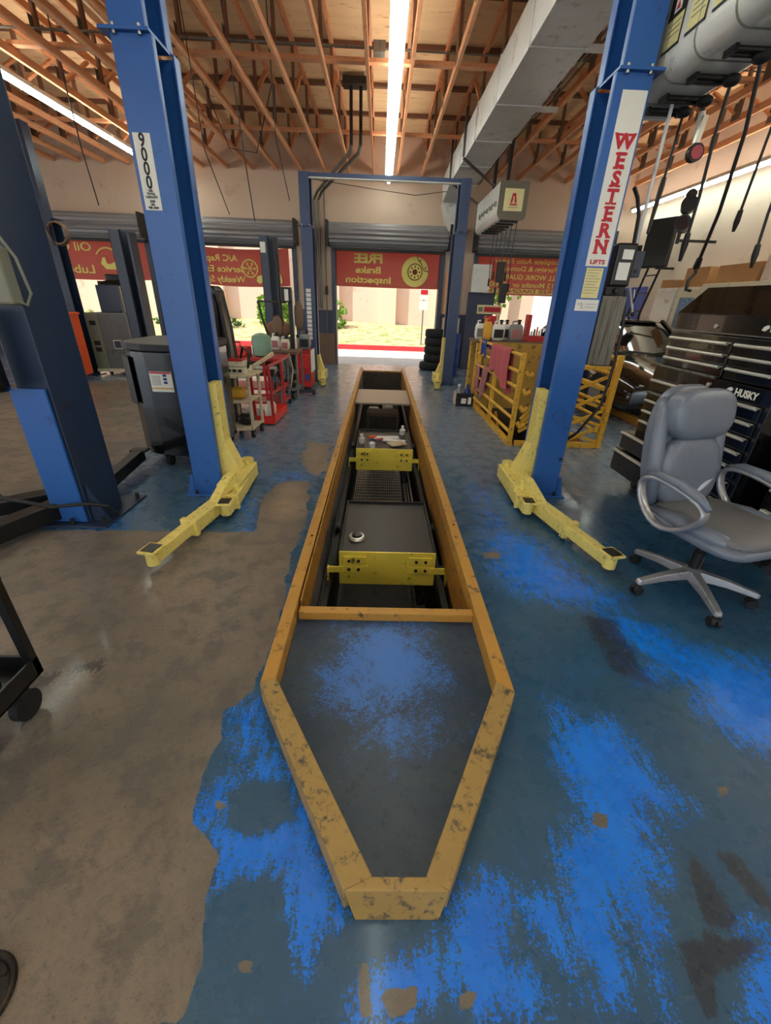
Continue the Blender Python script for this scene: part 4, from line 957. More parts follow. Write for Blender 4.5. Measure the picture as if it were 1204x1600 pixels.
drop('reel_hose', [(2.2,2.6,3.0),(2.5,3.5,2.72),(2.52,3.55,2.3),(2.55,3.6,2.12)], .009, 'thin black hose ending short against the right wall, left of the last one', 'nozzle', endlen=.08)
drop('reel_hose', [(2.3,2.4,3.0),(2.72,3.55,2.5),(2.74,3.58,2.15),(2.77,3.6,1.92)], .010, 'rightmost black hose hanging at the edge of the view', 'nozzle', endlen=.1)
tag(MB().tube([(2.33,3.56,1.83),(2.335,3.55,1.77),(2.30,3.55,1.72),(2.31,3.56,1.66),(2.36,3.58,1.655)],.012,8).build('hose_hook','grease',smooth=True),'curved black hook nozzle hanging at the end of the long hose above the tool chest','nozzle')

tag(MB().tube([(-9,6.6,4.115),(-3,6.66,4.115),(-.02,6.7,4.115)],.014,8).build('roof_conduit','galv_old',smooth=True),'long thin grey conduit running across the roof trusses left of the centre light','pipe')
tag(B(-.16,-.02,6.63,6.77,4.06,4.16).build('junction_box','galv_old',bevel=.005),'small grey junction box at the end of the roof conduit beside the centre light','electrical box')
tag(MB().tube([(-.02,6.72,4.115),(1.2,6.74,4.115),(5.0,6.8,4.115)],.009,8).build('roof_conduit','galv_old',smooth=True),'thin conduit crossing the trusses from the junction box towards the silver duct','pipe')
for i,(pts,lab) in enumerate((([(-1.4,6.9,4.69),(-1.45,7.2,3.4),(-1.5,8.2,2.9)],'thin cord hanging from the roof just left of the far lift crossbar'),([(-2.3,6.6,4.69),(-2.35,7.0,3.2),(-2.3,7.6,2.6)],'thin cord hanging above the grey post beside the second banner'),([(1.2,9.8,3.42),(.6,9.6,3.30),(-.2,9.4,3.33),(-1.3,9.2,3.40)],'slack thin wire strung just behind the far lift crossbar'))):
    tag(MB().tube(pts,.006,6).build('hanging_cable','hose',smooth=True),lab,'cable')

# ============================================================ BANNERS (their writing is seen from behind)
MR = (-1,0,0)
def banner(x0, x1, z0, z1, label, sag=.03, tilt=0):
    y = YW+.30
    o = MB().sheet(lambda u,v: (x0+(x1-x0)*u, y+.02*math.sin(u*9), z0+(z1-z0)*v - sag*math.sin(pi*u) + tilt*(u-.5)), 24, 6, .004).build('banner','banner_red',smooth=True)
    tag(o, label, 'banner', 'red banners in the doorways'); return o
def btext(b, s, size, x, z, mat='banner_yellow', maxw=None, bold=.004): return text(s, size, mat, 'lettering', b, (x, YW+.27, z), right=MR, bold=bold, maxw=maxw)
b = banner(-1.12, 1.42, 1.83, 2.66, 'red banner in the middle doorway advertising a free brake inspection, lettering reversed', sag=.01)
btext(b,'FREE',.27,-.33,2.43,bold=.012,maxw=.70); btext(b,'Brake',.20,-.33,2.19,bold=.006,maxw=.62); btext(b,'Inspection',.20,-.33,1.98,bold=.006,maxw=1.12)
yy = YW+.268
dk = MB().cyl((.82,yy,2.19),(.82,yy+.004,2.19),.33,40).build('brake_disc','banner_yellow',b)
MB().torus((.82,yy,2.19),.175,.010,'y',32,4).build('disc_ring','banner_dark',dk); MB().cyl((.82,yy-.004,2.19),(.82,yy,2.19),.062,20).build('disc_hub','banner_dark',dk)
for k in range(8):
    a = 2*pi*k/8; MB().cyl((.82+.115*math.cos(a),yy-.004,2.19+.115*math.sin(a)),(.82+.115*math.cos(a),yy,2.19+.115*math.sin(a)),.02,10).build('stud_hole','banner_dark',dk)
MB().tube([(.86,yy-.002,2.55),(.88,yy-.002,2.45),(.97,yy-.002,2.36),(1.03,yy-.002,2.24),(1.16,yy-.002,2.2)],.010,5).build('caliper_line','banner_dark',dk)
for (x,z) in ((.94,2.44),(1.07,2.28)): MB().cyl((x,yy-.004,z),(x,yy,z),.02,10).build('stud_hole','banner_dark',dk)
b = banner(-4.95,-2.28,1.80,2.60,'red banner in the second doorway about air conditioning repair with a snowflake, lettering reversed', sag=.07, tilt=-.03)
btext(b,'A/C Repair',.19,-4.02,2.33,maxw=1.0); btext(b,'Service Experts',.19,-4.10,2.10,maxw=1.45); btext(b,'Weekly Specials',.19,-4.10,1.88,maxw=1.45)
m = MB().torus((-3.24,yy,2.13),.185,.018,'y',32,5)
for k in range(6):
    a = pi*k/3; p = Vector((-3.24,yy,2.13)); d = Vector((math.cos(a),0,math.sin(a))); m.bar(p,p+d*.15,.022,.006,up=(0,1,0))
    for s_ in (.7,-.7):
        e = Vector((math.cos(a+s_),0,math.sin(a+s_))); m.bar(p+d*.09,p+d*.09+e*.05,.018,.006,up=(0,1,0))
m.build('snowflake_mark','banner_yellow',b)
MB().prism([(-3.1,1.86),(-3.08,1.97),(-2.95,2.0),(-2.9,2.12),(-2.55,2.12),(-2.48,2.0),(-2.46,1.86),(-2.52,1.80),(-2.6,1.86),(-2.95,1.86),(-3.02,1.80)],'y',yy,yy+.004).build('car_mark','banner_yellow',b)
b = banner(-8.75,-5.72,1.80,2.62,'red banner in the far left doorway about oil change and lube, with an oil can', sag=.04)
btext(b,'Oil Change',.25,-7.75,2.45,maxw=1.5); btext(b,'Lube',.25,-7.36,1.98,maxw=.66)
MB().torus((-6.65,yy,2.15),.30,.02,'y',32,5,a0=-1.0,a1=2.6).build('ring_mark','banner_yellow',b)
MB().prism([(-6.85,2.12),(-6.78,2.25),(-6.72,2.25),(-6.7,2.12),(-6.6,2.12),(-6.45,2.2),(-6.38,2.28),(-6.35,2.22),(-6.42,2.0),(-6.75,2.0)],'y',yy,yy+.004).build('oil_can_mark','banner_yellow',b)
b = banner(2.30,5.1,1.78,2.62,'red banner in the right doorway listing complete auto work, with a yellow bottom band', sag=.015)
for s_, z, w, x in (('Complete Auto Repair',2.50,1.75,3.75),('Foreign & Domestic',2.34,1.5,3.72),('ALL WORK GUARANTEED',2.16,2.0,3.55),('12 Months or 12,000',1.99,1.6,3.65)): btext(b,s_,.15,x-.12,z,maxw=w,bold=.003)
q = B(2.33,5.05,yy-.002,yy+.004,1.80,1.91).build('yellow_band','banner_yellow',b); text('FREE DIAGNOSTICS',.11,'banner_red','lettering',q,(3.45,yy-.006,1.855),right=MR,bold=.004,maxw=1.9)
m = MB().torus((4.62,yy,2.38),.13,.03,'y',24,5)
for k in range(10):
    a = 2*pi*k/10; m.bar((4.62+.14*math.cos(a),yy,2.38+.14*math.sin(a)),(4.62+.19*math.cos(a),yy,2.38+.19*math.sin(a)),.05,.006,up=(0,1,0))
m.build('gear_mark','banner_yellow',b)
MB().prism([(4.45,1.97),(4.5,2.14),(4.78,2.14),(4.85,1.97)],'y',yy,yy+.004).build('engine_mark','banner_yellow',b)

# things against the middle pier and doorway sides
tag(MB().prism([(-1.69,0),(-1.13,0),(-1.15,.76),(-1.6,.76)],'y',11.42,11.46).build('leaning_board','wood_brown',bevel=.003),'brown board leaning against the foot of the middle pier','board')
t = thing('pry_bar', (-1.6,11.3,0), 'long light handle leaning beside the brown board at the middle pier', 'tool')
MB().cyl((-1.45,11.2,0),(-1.68,11.38,.78),.022).build('shaft','beige',t); MB().box(-1.73,-1.63,11.34,11.42,.5,.8).build('head','beige',t,bevel=.01)
for k in range(5):
    t = thing('tyre', (1.36,11.15,k*.19), ('bottom tyre of the stack beside the middle doorway','second tyre from the floor in the stack beside the middle doorway','third tyre from the floor in the stack beside the middle doorway','fourth tyre from the floor in the stack beside the middle doorway','top tyre of the stack beside the middle doorway')[k], 'tyre', 'stack of tyres')
    z0 = k*.19+.002; R_ = .25 if k else .31
    MB().lathe([(R_*.55,.02),(R_*.6,0),(R_*.9,0),(R_,.04),(R_,.145),(R_*.9,.185),(R_*.6,.185),(R_*.55,.165)], (1.36+(.0 if k else -.04),11.15,z0), n=28).build('rubber','tyre',t,smooth=True)
t = thing('oil_drum', (1.78,10.2,0), 'tall narrow blue drum standing behind the far lift column', 'drum')
MB().lathe([(.15,0),(.16,.02),(.16,.3),(.165,.31),(.16,.32),(.16,.6),(.165,.61),(.16,.62),(.16,.9),(.14,.92)],(1.66,10.2,0)).build('shell','blue_paint',t,smooth=True); MB().cyl((1.66,10.2,.92),(1.7,10.2,1.06),.012).build('pump_handle','red_paint',t)
B(1.5,1.62,11.585,11.6,.7,1.3)
tag(B(1.56,1.95,11.56,11.594,1.28,2.2).build('notice_board','wood_orange'),'narrow orange wooden notice board on the pier right of the middle doorway','board')
tag(B(1.56,2.0,11.55,11.594,.0,1.2).build('plywood_sheet','panel_pale'),'pale plywood panel low on the pier right of the middle doorway','panel')
tag(B(2.13,2.56,11.2,11.3,1.78,2.36).build('wall_cabinet','white_enamel',bevel=.006),'pale grey metal cabinet fixed high at the left side of the right doorway','cabinet')
tag(B(2.1,2.75,11.3,11.36,0,1.78).build('dark_screen','wainscot'),'dark blue grey board standing under the wall cabinet by the right doorway','board')
t = thing('small_sign', (2.65,11.3,1.32), 'small cream sign with red lettering beside the right doorway', 'sign')
q = B(2.35,2.95,11.28,11.298,1.32,1.52).build('sign_board','cap_cream',t); B(2.52,2.92,11.27,11.28,1.37,1.48).build('red_lettering','ink_red',q); B(2.38,2.48,11.27,11.28,1.37,1.47).build('badge','machine_olive',q)

# ============================================================ STAIR GUARD, BENCH, GATE
def pipe_rail(m, a, b_, r=.020): m.cyl(a, b_, r, 10)
t = thing('guard_rail', (1.6,5.9,0), 'yellow pipe guard rail along the stair opening, hung with rags', 'railing')
m = MB(); zs = [1.02,.84,.67,.49,.32,.15]
for i, z in enumerate(zs):
    o = MB().cyl((1.59,4.86,z),(1.56,6.98,z),.020,10).build('rail','gate_yellow',t,smooth=True)
for y in (4.86,5.95,6.98): B(1.565-.0,1.615,y-.025,y+.025,0,1.05 if y<5 else 1.03).build('post','gate_yellow',t,bevel=.004)
B(1.56,1.62,4.84,7.0,0,.05).build('toe_plate','gate_yellow',t)
t = thing('guard_rail', (2.68,5.9,0), 'second yellow pipe guard rail on the car side of the stair opening', 'railing')
for z in zs: MB().cyl((2.70,4.9,z),(2.70,6.98,z),.020,10).build('rail','gate_yellow',t,smooth=True)
for y in (5.9,6.98): B(2.68,2.73,y-.025,y+.025,0,1.05).build('post','gate_yellow',t,bevel=.004)
# folding scissor gate between the rails
t = thing('scissor_gate', (2.3,4.86,0), 'yellow folding gate with crossed bars closing the stair opening, beside the blue column', 'gate')
B(2.64,2.70,4.83,4.89,0,1.06).build('post','gate_yellow',t,bevel=.005)
B(1.65,2.64,4.84,4.88,0,.06).build('bottom_rail','gate_yellow',t); B(2.1,2.64,4.835,4.875,.90,.94).build('top_rail','gate_yellow',t)
for k in range(4):
    z = .80-.2*k
    MB().bar((2.15,4.85,z-.17),(2.62,4.85,z+.05),.035,.03,up=(0,1,0)).build('crossed_bar','gate_yellow',t,bevel=.004)
    MB().bar((2.12,4.87,z+.02),(2.64,4.87,z-.13),.035,.03,up=(0,1,0)).build('crossed_bar','gate_yellow',t,bevel=.004)
for k in range(4): MB().tube([(1.64,4.87,.85-.19*k),(1.68,4.85,.80-.19*k),(1.73,4.86,.83-.19*k)],.028,8).build('folded_end','gate_yellow',t,smooth=True)
for k in range(4): MB().bar((1.70,4.93+.0*k,.15+.05*k),(2.1,4.93,.42+.15*k),.03,.03,up=(0,1,0)).build('folded_bar','gate_yellow',t)
# stair pit
struct(B(1.62,1.64,4.9,6.92,-1.4,-.001).build('wall_stair_left','pit_wall')); struct(B(2.62,2.64,4.9,6.92,-1.4,-.001).build('wall_stair_right','curb_brown'))
struct(B(1.62,2.64,4.9,4.92,-1.4,-.001).build('wall_stair_near','pit_wall')); struct(B(1.62,2.64,6.9,6.92,-1.4,-.001).build('wall_stair_far','pit_wall')); struct(B(1.6,2.66,4.9,6.92,-1.45,-1.4).build('floor_stair','pit_floor'))
t = thing('stairs', (2.1,5.9,-1.4), 'steep yellow edged steel stairs going down in the guarded opening', 'stairs')
for x in (1.9,2.5): MB().bar((x,6.8,-.1),(x,5.1,-1.35),.04,.2).build('stringer','gate_yellow',t)
for k in range(6): B(1.92,2.48,6.5-.26*k,6.72-.26*k,-.28-.19*k,-.25-.19*k).build('tread','dark_steel',t)
tag(B(1.64,2.6,6.93,6.96,.0,1.0).build('end_panel','panel_tan'),'tan sheet panel closing the far end of the stair guard below the bench','panel')
for k, (y, lab) in enumerate(((6.1,''),)):
    pass
t = thing('work_bench', (2.1,7.3,0), 'dark topped yellow work bench full of jugs behind the stair rail', 'bench')
B(1.50,2.66,6.99,7.62,.98,1.015).build('bench_top','wood_brown',t,bevel=.004)
for x in (1.53,2.6):
    for y in (7.04,7.56): B(x,x+.05,y-.02,y+.03,0,.98).build('leg','gate_yellow',t)
B(1.55,2.62,7.5,7.52,.1,.95).build('back_panel','panel_tan',t)
def jug(x, y, z, w, d, h, mat, label, cat='jug', group='jugs on the bench', lab=None, capm='ink_black'):
    t = thing('fluid_jug', (x,y,z), label, cat, group)
    MB().pillow((x,y,z+h*.40), w/2, d/2, h*.40, e=.3, nu=20, nv=10).build('body', mat, t, smooth=True)
    MB().tube([(x-w*.3,y,z+h*.72),(x-w*.28,y,z+h*.9),(x+w*.05,y,z+h*.93),(x+w*.12,y,z+h*.78)], .014, 7).build('handle', mat, t, smooth=True)
    MB().lathe([(.024,h*.76),(.024,h*.93),(.03,h*.93),(.03,h),(.02,h)], (x+w*.18,y,z), n=12).build('cap', capm, t)
    if lab: B(x-w*.36,x+w*.36,y-d/2-.004,y-d/2+.002,z+h*.15,z+h*.55).build('label', lab, t)
jug(1.58,7.2,1.016,.14,.12,.30,'jug_white','white jug at the left end of the bench',lab='ink_grey')
jug(1.68,7.1,1.016,.13,.10,.34,'jug_yellow','yellow jug with a red cap on the bench',capm='ink_red')
jug(1.84,7.08,1.016,.20,.14,.30,'jug_white','clear white jug with a dark label, third from the bench left end',lab='ink_black')
jug(1.97,7.2,1.016,.16,.13,.30,'jug_white','second clear jug with a dark label, behind the grey jug',lab='ink_black')
jug(2.12,7.08,1.016,.21,.14,.31,'jug_grey','grey jug with a pinkish label on the bench',lab='rag_pink')
t = thing('caddy', (2.42,7.2,1.016), 'dark red upright caddy of small tools at the bench right end', 'caddy')
B(2.30,2.60,7.1,7.3,1.016,1.10).build('tray','red_paint',t,bevel=.005); B(2.3,2.36,7.12,7.28,1.10,1.40).build('upright','red_paint',t,bevel=.01)
for k in range(5): MB().cyl((2.4+.04*k,7.15,1.1),(2.4+.04*k,7.15,1.17+.03*(k%3)),.012).build('small_tool',('jug_white','black','orange_paint')[k%3],t)
t = thing('fluid_can', (1.75,7.4,1.016), 'bright red can standing behind the yellow jug on the bench', 'can')
B(1.68,1.86,7.34,7.46,1.016,1.36).build('can_body','red_paint',t,bevel=.01)
# rags
def rag(y0, y1, z0, mat, label, z1=1.03, z2=None, seed=0):
    def fn(u, v):
        s_ = v*2-1; ww = .8+.2*math.cos(u*3)
        y = y0+(y1-y0)*(u-.0); f = .014*math.sin(u*18+seed)*abs(s_)
        hang = (z1-z0) if s_ < 0 else (z1-(z2 or z0+.12))
        if abs(s_) < .12: return (1.575+.024*s_/.12, y, z1+.012*(1-(s_/.12)**2)+.012)
        k = (abs(s_)-.12)/.88
        return (1.575+math.copysign(.026+.01*k, s_)+f, y+.05*math.sin(seed+3*k)*k, z1+.010-hang*k*(.85+.15*math.sin(u*5+seed)))
    return tag(MB().sheet(fn, 22, 26, .004).build('rag', mat, smooth=True), label, 'rag', 'rags on the guard rail')
rag(5.25,6.15,.58,'rag','large rose red rag draped over the top of the guard rail', seed=1, z2=.52)
rag(6.48,6.8,.80,'rag_blue','small blue rag draped over the top rail near the bench', seed=2)
rag(6.72,7.0,.18,'rag_pink','long pale pink rag hanging lower at the far end of the rail', z1=.68, seed=3)
rag(6.2,6.5,.24,'rag_pink','narrow pale pink rag hanging from the lower rail beside the post', z1=.68, seed=5)
# cardboard box with bottles in front of the rail
t = thing('cardboard_box', (1.42,7.05,0), 'open pink and black cardboard box on the floor beside the guard rail', 'box')
m = B(1.26,1.56,6.94,7.18,0,.012); m.box(1.26,1.27,6.94,7.18,0,.21); m.box(1.55,1.56,6.94,7.18,0,.21); m.box(1.26,1.56,7.17,7.18,0,.21); m.build('box_shell','panel_pale',t)
q = B(1.27,1.56,6.93,6.94,0,.21).build('front_panel','ink_black',t); B(1.36,1.44,6.926,6.93,.05,.13).build('white_label','label_white',q); B(1.47,1.52,6.926,6.93,.04,.15).build('white_label','label_white',q)
for i,(x,mt) in enumerate(((1.33,'jug_grey'),(1.47,'blue_paint'))):
    t = thing('bottle', (x,7.06,.013), ('grey bottle standing in the cardboard box by the rail','dark blue bottle standing in the cardboard box by the rail')[i], 'bottle', 'bottles in the cardboard box')
    MB().lathe([(.055,0),(.06,.02),(.06,.2),(.025,.27),(.022,.30)], (x,7.06,.013), n=18).build('body',mt,t,smooth=True); MB().lathe([(.026,.29),(.026,.32),(.02,.325)],(x,7.06,.013),n=12).build('cap','white_paint' if i==0 else 'ink_blue',t)

# ============================================================ TOOL CHESTS
def chest(t, xf, y0, y1, z0, z1, depth, mat='black_gloss'):
    return B(xf,xf+depth,y0,y1,z0,z1).build('cabinet_body', mat, t, bevel=.006)
def drawer(t, xf, y0, y1, zt, zb, out=.0, hm='bright_steel', full=True):
    d = B(xf-.012-out, xf-.001 if out==0 else xf+.05, y0, y1, zb, zt).build('drawer','black_gloss',t,bevel=.003)
    m = MB().tube([(xf-.034-out,y0+.015,zt-.012),(xf-.034-out,y1-.015,zt-.012)],.011,8); m.box(xf-.034-out,xf-.012-out,y0+.015,y1-.015,zt-.012,zt-.004); m.build('handle',hm,d,smooth=True)
    return d
def caster(t, x, y, r=.055, ang=0):
    c = MB().cyl((x-.018,y,r),(x+.018,y,r),r,20).build('caster','black_rubber',t,smooth=True)
    MB().cyl((x-.02,y,r),(x+.02,y,r),r*.45,14).build('hub','steel',c); MB().box(x-.03,x-.022,y-.03,y+.03,r*.8,.14).box(x+.022,x+.03,y-.03,y+.03,r*.8,.14).box(x-.03,x+.03,y-.03,y+.03,.13,.14).build('fork','dark_steel',c)
T1 = thing('tool_chest', (2.65,3.1,0), 'large black rolling tool chest with silver drawer pulls behind the grey office chair', 'tool chest')
chest(T1, 2.36, 2.50, 3.72, .14, 1.10, .60)
drawer(T1,2.36,2.54,3.68,.995,.905)
drawer(T1,2.36,3.02,3.68,.895,.835,hm='galv_old')
for zt in (.825,.735,.645): drawer(T1,2.36,3.02,3.68,zt,zt-.08)
drawer(T1,2.36,3.02,3.72,.525,.375,out=.10); drawer(T1,2.36,3.02,3.74,.36,.16,out=.12)
for zt in (.895,.80,.705,.61,.50,.36): drawer(T1,2.36,2.54,2.98,zt,zt-.085)
q = text('HUSKY', .062, 'label_white', 'lettering', T1, (2.352,2.70,1.045), right=(0,-1,0), bold=.0022, wide=.95)
MB().prism([(2.845,1.03),(2.87,1.04),(2.86,1.06),(2.835,1.07),(2.815,1.055),(2.83,1.04)],'x',2.350,2.356).build('brand_mark','label_white',T1)
MB().cyl((2.35,3.05,1.05),(2.36,3.05,1.05),.014,16).build('lock','bright_steel',T1)
for x in (2.44,2.86):
    for y in (2.62,3.60): caster(T1,x,y)
T2 = thing('top_chest', (2.65,3.1,1.1), 'black top tool chest with sloped open hood resting on the rolling chest', 'tool chest')
chest(T2, 2.38, 2.52, 3.68, 1.105, 1.37, .52)
MB().prism([(2.38,1.375),(2.38,1.50),(2.56,1.685),(2.90,1.685),(2.90,1.375)],'y',2.52,3.68).build('hood','black_gloss',T2,bevel=.006)
for zt in (1.335,1.26,1.185): drawer(T2,2.38,2.99,3.64,zt,zt-.068); drawer(T2,2.38,2.56,2.95,zt,zt-.068)
drawer(T2,2.38,2.99,3.64,1.112+.004,1.106,hm='galv_old'); 
MB().box(2.372,2.38,2.52,3.68,1.378,1.386).build('trim_strip','steel',T2)
MB().cyl((2.368,3.2,1.425),(2.38,3.2,1.425),.014,16).build('lock','bright_steel',T2); text('HUSKY', .05, 'label_white', 'lettering', T2, (2.372,2.66,1.43), right=(0,-1,0), bold=.002)
MB().prism([(2.775,1.415),(2.80,1.42),(2.79,1.44),(2.765,1.45),(2.75,1.435)],'x',2.370,2.378).build('brand_mark','label_white',T2)
T3 = thing('tool_cart', (2.75,2.1,0), 'low black tool cabinet half hidden behind the office chair at the right edge', 'tool cabinet')
chest(T3, 2.50, 1.75, 2.42, .12, .82, .5); 
for zt in (.78,.66,.54,.40,.28): drawer(T3,2.5,1.79,2.38,zt,zt-.10)
for y in (1.85,2.32): caster(T3,2.58,y)

# ============================================================ OFFICE CHAIR
cx, cy = 1.88, 2.03
ang = math.radians(-74); f = Vector((math.cos(ang), math.sin(ang), 0)); r_ = Vector((f.y, -f.x, 0))   # local x = r_, local y = f
TC = Matrix(((-r_.x*-1, f.x, 0, cx),(-r_.y*-1, f.y, 0, cy),(0,0,1,0),(0,0,0,1)))
CH_ = thing('office_chair', (cx,cy,0), 'worn grey leather high back office chair with a torn back, before the black tool chest', 'office chair')
def C(name, mb, mat, par=None, **k):
    mb.bm.transform(TC); return mb.build(name, mat, par or CH_, **k)
for wa in (-100,-28,44,116,188):
    a = math.radians(wa) - math.atan2(f.y,f.x) + pi/2     # world angle to local
    d = Vector((math.cos(a), math.sin(a), 0))
    dl = TC.inverted().to_3x3() @ Vector((math.cos(math.radians(wa)), math.sin(math.radians(wa)), 0)); d = dl.normalized(); n_ = Vector((-d.y,d.x,0))
    m = MB(); P0 = d*.02+Vector((0,0,.125)); P1 = d*.33+Vector((0,0,.085))
    vs = []
    for p, w, h in ((P0,.034,.03),(d*.18+Vector((0,0,.112)),.026,.022),(P1,.022,.016),(d*.345+Vector((0,0,.082)),.014,.01)):
        for a_, b_ in ((-1,-1),(1,-1),(.75,1),(-.75,1)): vs.append(p+n_*w*a_+Vector((0,0,h*b_)))
    fs = [(3,2,1,0),(12,13,14,15)]
    for s_ in range(3):
        for k in range(4): fs.append((s_*4+k, s_*4+(k+1)%4, s_*4+4+(k+1)%4, s_*4+4+k))
    m._q(vs, fs); leg = C('leg', m, 'chair_silver', bevel=.006)
    cp = d*.325
    m = MB(); 
    for s_ in (-1,1): m.cyl(cp+n_*(.006*s_)+Vector((0,0,.028)), cp+n_*(.026*s_)+Vector((0,0,.028)), .028, 18)
    m.cyl(cp+Vector((0,0,.03)), cp+Vector((0,0,.085)), .009, 8); m.pillow(cp+Vector((0,0,.045)), .02,.02,.018,e=1)
    C('caster', m, 'black_rubber', leg, smooth=True)
C('hub', MB().lathe([(.045,.09),(.052,.1),(.05,.15),(.03,.165)],(0,0,0)), 'chair_silver', smooth=True)
C('gas_column', MB().lathe([(.028,.15),(.028,.27),(.02,.28),(.02,.40)],(0,0,0)), 'black', smooth=True)
C('tilt_mechanism', MB().box(-.09,.09,-.14,.12,.37,.405).box(-.05,.05,-.06,.06,.34,.37), 'black', bevel=.01)
m = MB().pillow((0,.03,.445), .275,.30,.05, e=.42, nu=40, nv=16)
C('seat_base', m, 'chair_leather', smooth='all')
m = MB().pillow((0,.035,.485), .245,.285,.048, e=.45, nu=40, nv=16)
C('seat_cushion', m, 'chair_leather_worn', smooth='all')
for s_ in (-1,1): C('seat_bolster', MB().tube([(s_*.215,-.20,.475),(s_*.235,0,.49),(s_*.225,.18,.485),(s_*.16,.285,.465)],.045,12,radii=[.03,.045,.045,.03]), 'chair_leather', smooth='all')
TB = Matrix.Translation((0,-.235,.47)) @ Matrix.Rotation(math.radians(11),4,'X')
def CB(name, mb, mat, par=None, **k):
    mb.bm.transform(TB); return C(name, mb, mat, par, **k)
bk = CB('backrest', MB().pillow((0,-.045,.34), .245,.055,.355, e=.5, nu=36, nv=20), 'chair_leather', smooth='all')
CB('lumbar_panel', MB().pillow((0,.025,.205), .215,.06,.215, e=.55, nu=32, nv=18), 'chair_leather', bk, smooth='all')
CB('headrest', MB().pillow((0,.045,.53), .215,.068,.14, e=.42, nu=32, nv=16), 'chair_leather', bk, smooth='all')
CB('headrest_button', MB().pillow((-.03,.105,.56), .012,.006,.012, e=1), 'chair_leather', bk, smooth='all')
for s_ in (-1,1):
    CB('side_bolster', MB().tube([(s_*.205,-.01,.02),(s_*.225,.005,.2),(s_*.222,.0,.42),(s_*.205,-.01,.56),(s_*.18,-.03,.62)],.04,12,radii=[.035,.045,.042,.038,.02]), 'chair_leather', bk, smooth='all')
CB('torn_patch', MB().sheet(lambda u,v: (-.18+.20*u, .070+.018*math.sin(pi*u)-.01*v, .075+.13*(1-u)+.045*v*math.sin(pi*u)-.03), 12, 4, .004), 'chair_torn', bk, smooth='all')
CB('seam', MB().tube([(-.17,.055,.20),(-.10,.075,.15),(0,.078,.09),(.05,.07,.06)],.003,5), 'ink_black', bk)
for s_ in (-1,1):
    path = [(-.25,.60),(-.255,.655),(-.20,.69),(-.08,.69),(.06,.665),(.13,.635),(.145,.60),(.12,.545),(.05,.475),(-.04,.435),(-.13,.45),(-.21,.52),(-.25,.60)]
    m = MB(); P = [Vector((s_*.305,y,z)) for y,z in path]; rings=[]
    for i,p in enumerate(P[:-1]):
        d = (P[(i+1)%12]-P[(i-1)%12]).normalized(); u = Vector((1,0,0)); v = d.cross(u)
        rings.append([m.bm.verts.new(p+u*a_*.028+v*b_*.014) for a_,b_ in ((-1,-.6),(-.6,-1),(.6,-1),(1,-.6),(1,.6),(.6,1),(-.6,1),(-1,.6))])
    for i in range(12):
        A, B_ = rings[i], rings[(i+1)%12]
        for k in range(8): m.bm.faces.new((A[k],A[(k+1)%8],B_[(k+1)%8],B_[k]))
    ar = C('armrest', m, 'chair_silver', smooth='all', sub=1)
    C('arm_pad', MB().tube([(s_*.305,-.24,.683),(s_*.305,-.15,.708),(s_*.305,-.03,.704),(s_*.305,.08,.676),(s_*.305,.15,.640)],.028,12,radii=[.014,.026,.029,.027,.015]), 'chair_leather', ar, smooth='all')
    C('arm_bracket', MB().bar((s_*.29,-.04,.44),(s_*.17,-.04,.425),.05,.02), 'chair_silver', ar, bevel=.004)

# ============================================================ CAR AND ITS RUNWAY
t = thing('sedan', (4.3,8.1,0), 'black sedan parked over the second pit behind the yellow gate', 'car')
def loft(st, mat, name, par, shape, **k):
    m = MB(); rings = [[m.bm.verts.new((4.3+x,y,z)) for x,z in shape(*s_)] for y,*s_ in st]
    n_ = len(rings[0])
    for A, B_ in zip(rings, rings[1:]):
        for i in range(n_): m.bm.faces.new((A[i],A[(i+1)%n_],B_[(i+1)%n_],B_[i]))
    m.bm.faces.new(rings[0]); m.bm.faces.new(rings[-1][::-1]); return m.build(name, mat, par, **k)
def bodysec(w, zb, zt):
    h = zt-zb
    R_ = [(w*.9,zb),(w,zb+h*.15),(w*1.0,zb+h*.55),(w*.96,zb+h*.8),(w*.82,zt-.01),(w*.4,zt+.02)]
    return R_+[(-x,z) for x,z in R_[::-1]]
loft([(5.85,.55,.34,.56),(5.92,.76,.26,.62),(6.1,.86,.22,.70),(6.6,.89,.2,.80),(7.1,.90,.2,.88),(7.45,.90,.2,.94),(8.5,.90,.2,.96),(9.6,.9,.2,.98),(10.15,.86,.25,.95),(10.35,.74,.35,.85)],'car_black','body',t,bodysec,smooth=True)
def topsec(wb, wt, zb, zt):
    R_ = [(wb,zb),(wb*.96,zb+(zt-zb)*.3),(wt,zt-.03),(wt*.7,zt)]
    return R_+[(-x,z) for x,z in R_[::-1]]
loft([(7.15,.74,.72,.86,.90),(7.75,.76,.62,.92,1.24),(8.1,.76,.60,.92,1.36),(9.0,.76,.60,.92,1.37),(9.5,.74,.58,.92,1.20),(9.95,.70,.66,.92,.98)],'dark_glass','glasshouse',t,topsec,smooth=True)
loft([(7.95,.62,.60,1.33,1.36),(8.3,.62,.60,1.33,1.41),(9.0,.62,.60,1.33,1.405),(9.3,.6,.58,1.28,1.32)],'car_black','roof',t,topsec,smooth=True)
